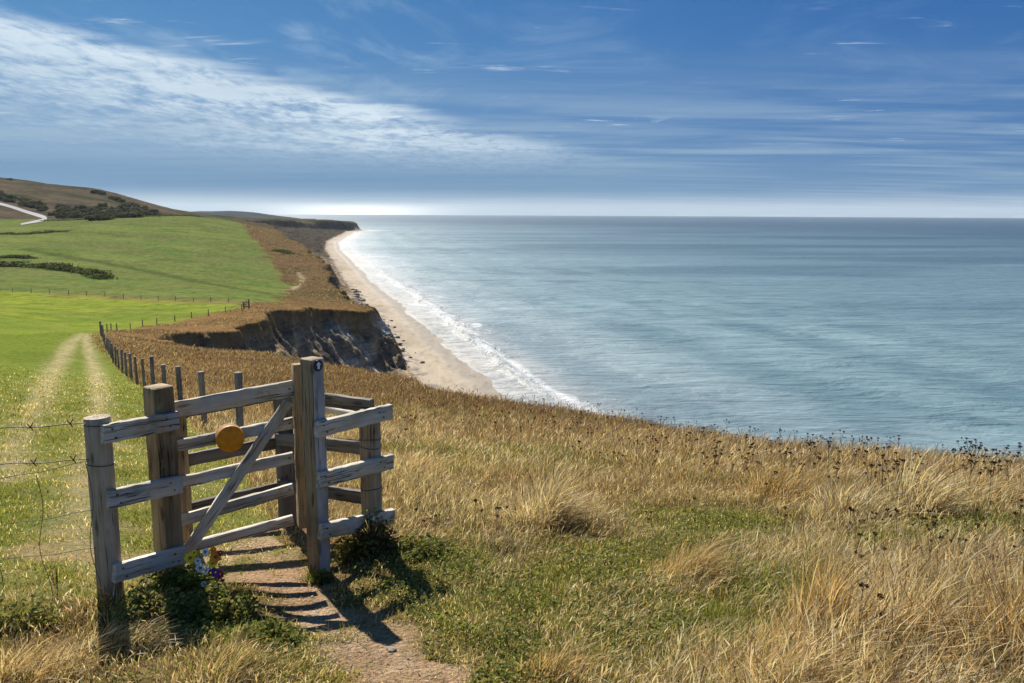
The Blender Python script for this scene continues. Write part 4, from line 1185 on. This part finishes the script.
def plant(me, name, pos, sc, label, cat, group):
    o = bpy.data.objects.new(name, me); COL.objects.link(o)
    o.location = [float(t) for t in pos]; o.scale = (sc, sc, sc * random.uniform(.9, 1.1)); o.rotation_euler = (random.uniform(-.12, .12), random.uniform(-.12, .12), random.uniform(0, 6.28))
    return tag(o, label, cat, group)
cnt = 0
spots = []
while cnt < 285:
    u = random.uniform(400, 1024) if random.random() < .8 else random.uniform(430, 1024)
    vedge = np.interp(u, [400, 480, 600, 700, 800, 900, 1024], [382, 396, 412, 427, 440, 450, 458])
    v = vedge + 3 + abs(random.gauss(0, 1)) * 32 if random.random() < .75 else random.uniform(540, 600)
    if v > 545 and u < 800: continue
    g = ground(u, v)
    rr = math.hypot(g[0], g[1])
    plant(random.choice(UMB), 'seed_head', g - (0, 0, .03), (.62 + .012 * min(rr, 30)) * random.uniform(.8, 1.15) * (1 if v < 520 else .8), 'dark dead umbel stalk standing among the dry meadow grass', 'seed head', 'dead seed heads in the meadow')
    cnt += 1
for (u, v, s) in ((960, 457, 1.0), (969, 458, .92), (952, 457, .8), (879, 449, .7)):
    plant(random.choice(DOCK), 'dock_plant', ground(u, v) - (0, 0, .05), s, 'tall dark dock spike on the clifftop edge against the sea', 'dock plant', 'dock spikes along the cliff edge')
plant(UMB[2], 'seed_head', ground(853, 668) - (0, 0, .02), .78, 'big dark seed head in the bottom right straw, largest and nearest of them', 'seed head', 'dead seed heads in the meadow')
plant(DOCK[0], 'dock_plant', ground(57, 598) - (0, 0, .03), .26, 'short brown dock spike under the barbed wire', 'dock plant', 'docks by the fence')
plant(DOCK[1], 'dock_plant', ground(147, 562) - (0, 0, .03), .20, 'tiny rusty dock spike seen below the rails of the left panel', 'dock plant', 'docks by the fence')

# --- the bunch of flowers left at the post
fo = ground(205, 598); rs = np.random.default_rng(77)
fb = empty('flower_bunch', fo, 'bunch of yellow, orange, white and purple flowers at the foot of the gate', 'flowers')
n = 420; p = rs.normal(0, 1, (n, 3)) * np.array([.065, .05, .055]) + np.array([-.01, 0, .10]); p[:, 2] = np.abs(p[:, 2])
leaf = grass_object('foliage', [leafquads(p, rs.uniform(.025, .05, n), pick(dict(green=np.ones(n), dgreen=np.ones(n)), rs), rs=rs, aspect=.4)], L_MAT, fb)
def bloom(col, u, v, r_, dark=None):
    d = ray(u, v); yy = fo[1] - .06; q = np.array([0, 0, ZC]) + d * yy / d[1] - fo
    Vs = []; Fs = []; nrm = unit((rs.normal(0, .35), -1, .55)); s = unit(np.cross(nrm, (0, 0, 1))); u2 = np.cross(s, nrm)
    for k_ in range(7):
        a = k_ * 2 * math.pi / 7 + rs.uniform(-.1, .1); dr = s * math.cos(a) + u2 * math.sin(a); tn = -s * math.sin(a) + u2 * math.cos(a)
        b = len(Vs)
        Vs += [q + nrm * .004, q + dr * r_ * .6 + tn * r_ * .42 + nrm * .008, q + dr * r_ + nrm * rs.uniform(-.004, .008), q + dr * r_ * .6 - tn * r_ * .42 + nrm * .008]
        Fs.append((b, b + 1, b + 2, b + 3))
    b = len(Vs)
    for j in range(8):
        a = j / 8 * 2 * math.pi; Vs.append(q + (s * math.cos(a) + u2 * math.sin(a)) * r_ * .28 + nrm * .010)
    Vs.append(q + nrm * .017)
    for j in range(8): Fs.append((b + j, b + (j + 1) % 8, b + 8))
    me = bpy.data.meshes.new('bloom'); me.from_pydata([tuple(t) for t in Vs], [], Fs)
    me.materials.append(BM[col]); me.materials.append(BM['eye']); me.polygons.foreach_set('material_index', np.array([0] * 7 + [1] * 8, np.int32))
    o = link('bloom', me, None, fb); return o
BM = dict(yellow=plain('yellow_petals', (.82, .60, .03), .6), orange=plain('orange_petals', (.85, .30, .02), .6), white=plain('white_petals', (.72, .72, .70), .6), purple=plain('purple_petals', (.16, .05, .26), .6), red=plain('red_petals', (.38, .03, .05), .6), eye=plain('flower_eye', (.20, .12, .03), .8))
for col, u, v, r_ in (('yellow', 190, 558, .030), ('yellow', 213, 563, .026), ('orange', 216, 557, .032), ('orange', 213, 550, .018), ('red', 220, 553, .015), ('white', 206, 552, .022), ('white', 200, 568, .024), ('white', 207, 570, .026), ('white', 198, 561, .018), ('purple', 216, 573, .024), ('red', 221, 575, .022), ('purple', 212, 569, .018), ('yellow', 195, 553, .018), ('white', 204, 584, .015)):
    lb = bloom(col, u, v, r_ * 1.2); lb['label'] = col + ' flower'
# stones on the path
stone = plain('pale_stone', (.27, .23, .18), .85, .2, .35, 60)
for i in range(26):
    u, v = random.choice([(255, 553), (300, 590), (330, 620), (400, 660), (275, 545), (345, 650)]); g = ground(u + random.uniform(-25, 25), v + random.uniform(-10, 10))
    bm = bmesh.new(); bmesh.ops.create_icosphere(bm, subdivisions=2, radius=1.0)
    s = random.uniform(.003, .010) if i else .022
    for vv in bm.verts: vv.co *= 1 + .25 * math.sin(vv.co.x * 3 + i) * math.cos(vv.co.y * 4 + i * 2)
    me = bpy.data.meshes.new('pebble'); bm.to_mesh(me); bm.free()
    o = link('pebble', me, stone, None, g + (0, 0, s * .25)); o.scale = (s * 1.3, s, s * .6); o.rotation_euler = (0, 0, random.uniform(0, 6))
    tag(o, 'pale pebble lying on the trodden dirt path' if i else 'largest pale pebble lying on the dirt just inside the gate', 'pebble', 'pebbles on the dirt path')
# ------------------------------------------------------------------ far bushes, hedges, road, rubble
def shrub_mesh(name, seed, n=420, leaf=.34, cols=None):
    rs = np.random.default_rng(seed)
    d = rs.normal(size=(n, 3)); d[:, 2] = np.abs(d[:, 2]) * .9 - .1; d /= np.linalg.norm(d, axis=1)[:, None]
    lump = 1 + .30 * np.sin(d[:, 0] * 4 + seed) + .25 * np.cos(d[:, 1] * 5 + seed * 2) + .15 * np.sin(d[:, 2] * 9 + seed)
    p = d * (rs.uniform(.45, 1, n) ** .5 * lump)[:, None]; p[:, 2] = p[:, 2] * .8 + .25
    c = np.array(cols)[rs.integers(0, len(cols), n)] * rs.uniform(.6, 1.4, (n, 1))
    V, F, C = leafquads(p, rs.uniform(.6, 1.3, n) * leaf, c, rs=rs, aspect=.8)
    me = npmesh(name, V, F); vattr(me, 'tint', C); me.materials.append(FOL)
    return me
FOL = grass_material('far_foliage', .35, .8, .1)
SH = [shrub_mesh('bush', s, cols=[(.055, .072, .028), (.072, .085, .03), (.048, .056, .028), (.085, .075, .04)]) for s in (1, 2, 3, 4, 5)]
def in_band(u, v): 
    top = np.interp(u, [0, 20, 47, 60, 100, 125, 158], [193, 199, 207, 208, 208, 204, 212]); bot = np.interp(u, [0, 20, 47, 60, 100, 158], [200, 207, 213, 220, 221, 216])
    return top <= v <= bot
k_ = 0
while k_ < 150:
    u, v = random.uniform(-6, 160), random.uniform(192, 222)
    if not in_band(u, v): continue
    g = ground(u, v, 400, 1700); s = random.uniform(2.2, 4.6)
    o = bpy.data.objects.new('bush', random.choice(SH)); COL.objects.link(o)
    o.location = [float(c) for c in g]; o.scale = (s * random.uniform(.9, 1.6), s * 1.1, s * random.uniform(.7, 1.1)); o.rotation_euler = (0, 0, random.uniform(0, 6.3))
    tag(o, 'dark rounded bush on the lower slope of the brown hill', 'bush', 'bushes on the brown hill'); k_ += 1
for u, v, s in ((94, 191.5, 3.4), (98, 192, 4.2), (103, 193.5, 3.6), (111, 197.5, 3.2), (117, 199, 3.8), (122, 200.5, 3.2), (145, 207, 3), (10, 178.5, 2.4), (152, 211, 2.6)):
    g = ground(u, v + 1.5, 400, 1700)
    o = bpy.data.objects.new('bush', random.choice(SH)); COL.objects.link(o)
    o.location = [float(c) for c in g]; o.scale = (s * 1.3, s, s); o.rotation_euler = (0, 0, random.uniform(0, 6.3))
    tag(o, 'dark bush standing along the crest of the brown hill', 'bush', 'bushes on the hill crest')
# rough hedges lying across the field
def hedge(name, path, h, w_, n, label, cols):
    rs = np.random.default_rng(int(h * 100 + n)); pts = [ground(u, v, 60, 900) for u, v in path]; o0 = pts[0].copy()
    seg = np.array([np.linalg.norm(b - a) for a, b in zip(pts[:-1], pts[1:])]); cum = np.concatenate([[0], np.cumsum(seg)])
    t = rs.uniform(0, cum[-1], n); xs = np.interp(t, cum, [p[0] for p in pts]); ys = np.interp(t, cum, [p[1] for p in pts])
    env = .65 + .35 * np.sin(t / 3.1) * np.cos(t / 7.7) + .2 * np.sin(t / 1.3); end = np.minimum(1, np.minimum(t, cum[-1] - t) / 6 + .15)
    xs += rs.normal(0, w_ * .4, n); ys += rs.normal(0, w_ * .5, n)
    zs = gz(xs, ys) + h * env * end * rs.uniform(0, 1, n) ** .7
    c = np.array(cols)[rs.integers(0, len(cols), n)] * rs.uniform(.6, 1.4, (n, 1))
    part = leafquads(np.stack([xs, ys, zs], 1) - o0, rs.uniform(.5, 1.1, n), c, rs=rs, aspect=.8)
    V, F, C = part; me = npmesh(name, V, F); vattr(me, 'tint', C); o = link(name, me, FOL, None, o0)
    return tag(o, label, 'hedge', 'hedges across the field')
HC = [(.060, .090, .026), (.080, .105, .03), (.05, .07, .024), (.105, .11, .045)]
hedge('hedge', [(-30,266),(10,266.5),(45,268),(75,272),(92,275),(104,279)], 2.2, 3.5, 5200, 'long dark rough hedge across the middle of the green field', HC)
hedge('hedge', [(3,258),(15,257.5),(34,258.5)], 1.3, 2.5, 900, 'short dark hedge fragment higher up the green field', HC)
hedge('hedge', [(-20,234.5),(20,234.5),(45,233),(68,231)], 1.2, 3, 1500, 'thin dark hedge at the far left top of the green field', HC)
hedge('hedge', [(40,221.5),(80,220),(120,218),(160,216.3),(200,217)], 1.6, 4, 2600, 'far dark hedge along the top edge of the green field', HC)
hedge('gorse_patch', [(275,251),(283,252),(290,254)], 1.6, 3, 1800, 'dark gorse patch on the brown clifftop strip', HC)
# pale chalk road with a bend
ctrl = np.array([(-40,197),(-20,200),(2,204.6),(14,208),(26,212),(36,215),(43,217.2),(45.5,219),(41,220.8),(32,222.6),(20,224.8),(8,227)], float)
def catmull(c, k):
    out = []
    for i in range(1, len(c) - 2):
        for t in np.linspace(0, 1, k, endpoint=False):
            out.append(.5 * (2 * c[i] + (c[i + 1] - c[i - 1]) * t + (2 * c[i - 1] - 5 * c[i] + 4 * c[i + 1] - c[i + 2]) * t * t + (3 * c[i] - c[i - 1] - 3 * c[i + 1] + c[i + 2]) * t ** 3))
    return np.array(out)
line = catmull(ctrl, 12); tn = np.gradient(line, axis=0); tn /= np.linalg.norm(tn, axis=1)[:, None]
nr = np.stack([-tn[:, 1], tn[:, 0]], 1); wd_ = np.interp(np.arange(len(line)), [0, len(line) * .55, len(line) * .8, len(line)], [1.1, 1.7, 1.3, .8])[:, None]
V = []; F = []
for p, q in zip(line - nr * wd_, line + nr * wd_):
    ga, gb = ground(*p, 350, 1600), ground(*q, 350, 1600)
    for t in np.linspace(0, 1, 4):
        m_ = ga[:2] * (1 - t) + gb[:2] * t; V.append((m_[0], m_[1], gz(m_[0], m_[1])[0] + .35))
for i in range(len(line) - 1):
    for j in range(3): F.append((i * 4 + j, i * 4 + j + 1, i * 4 + j + 5, i * 4 + j + 4))
chalk, nt, bs, out = material('chalk_road')
nt.put(bs.inputs['Base Color'], nt.ramp(nt.noise(nt.pos(), .08, 5), [(.3, (.15, .15, .15)), (.7, (.20, .20, .20))]))
tag(link('road', npmesh('road', np.array(V), np.array(F)), chalk), kind='structure')
# fallen rock at the foot of the cliff
rs = np.random.default_rng(5); V = []; F = []; C = []
bm = bmesh.new(); bmesh.ops.create_icosphere(bm, subdivisions=1, radius=1); iv = np.array([v.co[:] for v in bm.verts]); jf = np.array([[v.index for v in f.verts] for f in bm.faces]); bm.free()
cnt = 0
a0 = np.array(S(392, 372)[:2]); a1 = np.array(S(372, 322)[:2]); a2 = np.array(S(356, 292)[:2])
while cnt < 380:
    t = rs.uniform(0, 2) ** 1.0; base = a0 * (1 - t) + a1 * t if t < 1 else a1 * (2 - t) + a2 * (t - 1)
    q = base + np.array([abs(rs.normal(0, 3.0)) * (1.3 if t < 1 else .5) - 2, rs.normal(0, 3)])
    if rs.uniform() < .25 * t: continue
    z_, sd_, sh_ = terrain(*q)
    if sh_[0] < 8 or sd_[0] > -3: continue
    s = rs.uniform(.2, 1.0) ** 3 * .9 + .16
    m_ = iv * (1 + .3 * rs.normal(size=(len(iv), 1)) * .6) * np.array([1.2, 1, .7]) * s
    an = rs.uniform(0, 6); m_ = m_ @ np.array([[math.cos(an), math.sin(an), 0], [-math.sin(an), math.cos(an), 0], [0, 0, 1]])
    V.append(m_ + (q[0], q[1], z_[0] + .1 * s)); F.append(jf + cnt * len(iv)); C.append(np.tile(np.array((.19, .165, .13)) * rs.uniform(.6, 1.6), (len(iv), 1))); cnt += 1
me = npmesh('rubble', np.concatenate(V), np.concatenate(F)); vattr(me, 'alb', np.concatenate(C))
m_, nt, bs, out = material('rubble_stone'); nt.put(bs.inputs['Base Color'], nt.attr('alb')); nt.put(bs.inputs['Normal'], nt.bump(nt.noise(nt.pos(), 2.5, 5), .8, .3))
tag(link('rubble', me, m_), kind='stuff')
HAZE = 2.8e-5
# ------------------------------------------------------------------ light, sky, air
SUN_AZ, SUN_EL = R(-28), R(42)          # beyond the gate and to the left
sdir = Vector((math.sin(SUN_AZ) * math.cos(SUN_EL), math.cos(SUN_AZ) * math.cos(SUN_EL), math.sin(SUN_EL)))
sl = bpy.data.lights.new('sun', 'SUN'); sl.energy = 5.0; sl.angle = R(.53); sl.color = (1, .94, .84)
so = bpy.data.objects.new('sun', sl); COL.objects.link(so); so.location = (0, 0, 300)
so.rotation_euler = sdir.to_track_quat('Z', 'Y').to_euler()

w = bpy.data.worlds.new('World'); scene.world = w; w.use_nodes = True
nt = NT(w.node_tree); w.node_tree.nodes.clear()
wo = nt.node('ShaderNodeOutputWorld'); bg = nt.node('ShaderNodeBackground'); nt.l.new(bg.outputs[0], wo.inputs[0])
sky = nt.node('ShaderNodeTexSky'); sky.sky_type = 'NISHITA'; sky.sun_disc = False
sky.sun_elevation = SUN_EL; sky.sun_rotation = SUN_AZ; sky.air_density = 1.0; sky.dust_density = .6; sky.ozone_density = 2.5; sky.altitude = 40
gen = nt.node('ShaderNodeTexCoord').outputs['Generated']
sep = nt.node('ShaderNodeSeparateXYZ'); nt.put(sep.inputs[0], gen)
X, Y, Z = sep.outputs
hor = nt.math('SQRT', nt.math('ADD', nt.math('MULTIPLY', X, X), nt.math('MULTIPLY', Y, Y)))
el = nt.math('DIVIDE', Z, nt.math('MAXIMUM', hor, .001))          # tangent of elevation
az = nt.math('ARCTAN2', X, Y)
# the clear blue: air looked through grows towards the horizon
blue = nt.ramp(el, [(0, (1.45, 2.55, 3.8)), (.06, (1.05, 2.2, 3.75)), (.12, (.72, 1.88, 3.65)), (.20, (.38, 1.55, 3.5)), (.27, (.25, 1.33, 3.3)), (1, (.12, .9, 2.5))])
azr = nt.mapr(az, -.62, .6)
blue = nt.mix(azr, nt.mix(1, blue, (1.12, 1.06, 1.0), 'MULTIPLY'), nt.mix(1, blue, (.38, .60, .80), 'MULTIPLY'))
base = nt.mix(.95, sky.outputs[0], blue)
# high cloud sheet (a flat layer seen in perspective)
zz = nt.math('ADD', nt.math('MAXIMUM', Z, 0), .035)
cx_ = nt.math('DIVIDE', X, zz); cy_ = nt.math('DIVIDE', Y, zz)
comb = nt.node('ShaderNodeCombineXYZ'); nt.put(comb.inputs[0], cx_); nt.put(comb.inputs[1], cy_); cp = comb.outputs[0]
n_mac = nt.math('ADD', nt.math('MULTIPLY', nt.noise(nt.scalev(cp, (2.2, 1.5, 1)), 1.0, 6, .62, .4), .45), nt.math('MULTIPLY', nt.noise(nt.scalev(cp, (7.5, 3.6, 1)), 1.0, 6, .68, .5), .55))
n_mid = nt.noise(nt.scalev(cp, (.55, 1.1, 1)), 1.0, 6, .6, .5)
n_big = nt.noise(nt.scalev(cp, (.22, .36, 1)), 1.0, 4, .55, .3)
# sheet's upper edge descends to the right
edge = nt.math('ADD', .098, nt.math('MULTIPLY', az, -.205))
edge = nt.math('ADD', edge, nt.math('MULTIPLY', nt.math('SUBTRACT', n_mid, .5), .05))
below = nt.mapr(nt.math('SUBTRACT', edge, el), -.004, .020)
deep = nt.mapr(nt.math('SUBTRACT', edge, el), 0.01, .15)
azl = nt.mapr(az, .34, -.18)
tex = nt.math('ADD', nt.math('MULTIPLY', n_mac, .72), nt.math('MULTIPLY', n_mid, .28))
cov = nt.mapr(tex, nt.mapr(deep, 0, 1, .37, .45, False), nt.mapr(deep, 0, 1, .55, .66, False))
sheet = nt.math('MULTIPLY', nt.math('MULTIPLY', below, azl), nt.math('ADD', nt.math('MULTIPLY', cov, .80), .12))
sheet = nt.math('MULTIPLY', sheet, nt.mapr(el, .02, .09))
lit = nt.mix(deep, (5.6, 6.4, 6.9), (2.7, 3.7, 4.7))
base = nt.mix(nt.math('MULTIPLY', sheet, .92), base, lit)
# thin veil low down on both sides, and scattered wisps
veil = nt.math('MULTIPLY', nt.mapr(nt.noise(nt.scalev(cp, (.35, 1.3, 1)), 1.0, 6, .6, .4), .38, .7), nt.mapr(el, .21, .07))
base = nt.mix(nt.math('MULTIPLY', veil, .68), base, (2.4, 3.4, 4.4))
n_w = nt.noise(nt.scalev(cp, (.9, 3.2, 1)), 1.0, 7, .7, .8)
wisp = nt.math('MULTIPLY', nt.mapr(n_w, .56, .70), nt.mapr(nt.noise(nt.scalev(cp, (.9, .8, 1)), 1.0, 3), .50, .62))
wisp = nt.math('MULTIPLY', wisp, nt.mapr(el, .05, .10))
base = nt.mix(nt.math('MULTIPLY', wisp, .75), base, (5.0, 5.8, 6.4))
cir = nt.math('MULTIPLY', nt.mapr(nt.noise(nt.scalev(cp, (.8, .5, 1)), 1.0, 7, .62, 1.6), .46, .78), nt.mapr(az, -.1, .35, .38, .14))
base = nt.mix(nt.math('MULTIPLY', cir, nt.mapr(el, .08, .16)), base, (3.6, 4.7, 5.7))
# grey blue stratus bar and the bright gap above the horizon
bar = nt.math('MULTIPLY', nt.mapr(el, .010, .026), nt.mapr(el, .085, .036))
bar = nt.math('MULTIPLY', bar, nt.math('ADD', nt.math('MULTIPLY', nt.noise(nt.scalev(cp, (.12, .5, 1)), 1.0, 4), .8), .45))
base = nt.mix(nt.math('MULTIPLY', bar, nt.mapr(az, .5, -.1, .4, .95)), base, (.92, 1.95, 3.25))
gap = nt.mapr(el, .030, .003)
glow = nt.math('EXPONENT', nt.math('MULTIPLY', nt.math('POWER', nt.math('DIVIDE', nt.math('ADD', az, .19), .09), 2), -1))
gapc = (4.4, 5.2, 5.6)
base = nt.mix(nt.math('MULTIPLY', gap, .54), base, gapc)
base = nt.mix(nt.math('MULTIPLY', glow, nt.mapr(el, .014, .003)), base, (8.8, 9.0, 8.7))
# below the horizon: dull sea colour
base = nt.mix(nt.mapr(Z, -.02, -.004), (1.2, 1.8, 2.2), base)
nt.put(bg.inputs[0], base); bg.inputs[1].default_value = .078

if HAZE:
    hx, hy0, hy1, hz = 15000, -300, 14600, 175
    V = np.array([(sx_ * hx, yy, zz_) for sx_ in (-1, 1) for yy in (hy0, hy1) for zz_ in (-9, hz)], float)
    F = np.array([(0,1,3,2),(4,6,7,5),(0,4,5,1),(2,3,7,6),(0,2,6,4),(1,5,7,3)])
    me = npmesh('haze', V, F)
    m = bpy.data.materials.new('haze'); m.use_nodes = True; m.node_tree.nodes.clear()
    ht = NT(m.node_tree); ho = ht.node('ShaderNodeOutputMaterial'); pv = ht.node('ShaderNodeVolumePrincipled')
    pv.inputs['Color'].default_value = (.78, .88, 1, 1); pv.inputs['Density'].default_value = HAZE; pv.inputs['Anisotropy'].default_value = .2
    ht.l.new(pv.outputs[0], ho.inputs['Volume'])
    tag(link('haze', me, m), kind='stuff')

vs = scene.view_settings
vs.view_transform = 'Standard'; vs.look = 'None'; vs.exposure = .85; vs.gamma = 1; vs.use_curve_mapping = False
cy = scene.cycles
cy.use_denoising = True; cy.max_bounces = 6; cy.diffuse_bounces = 3; cy.glossy_bounces = 2; cy.transmission_bounces = 4; cy.transparent_max_bounces = 6; cy.volume_bounces = 0
cy.caustics_reflective = False; cy.caustics_refractive = False
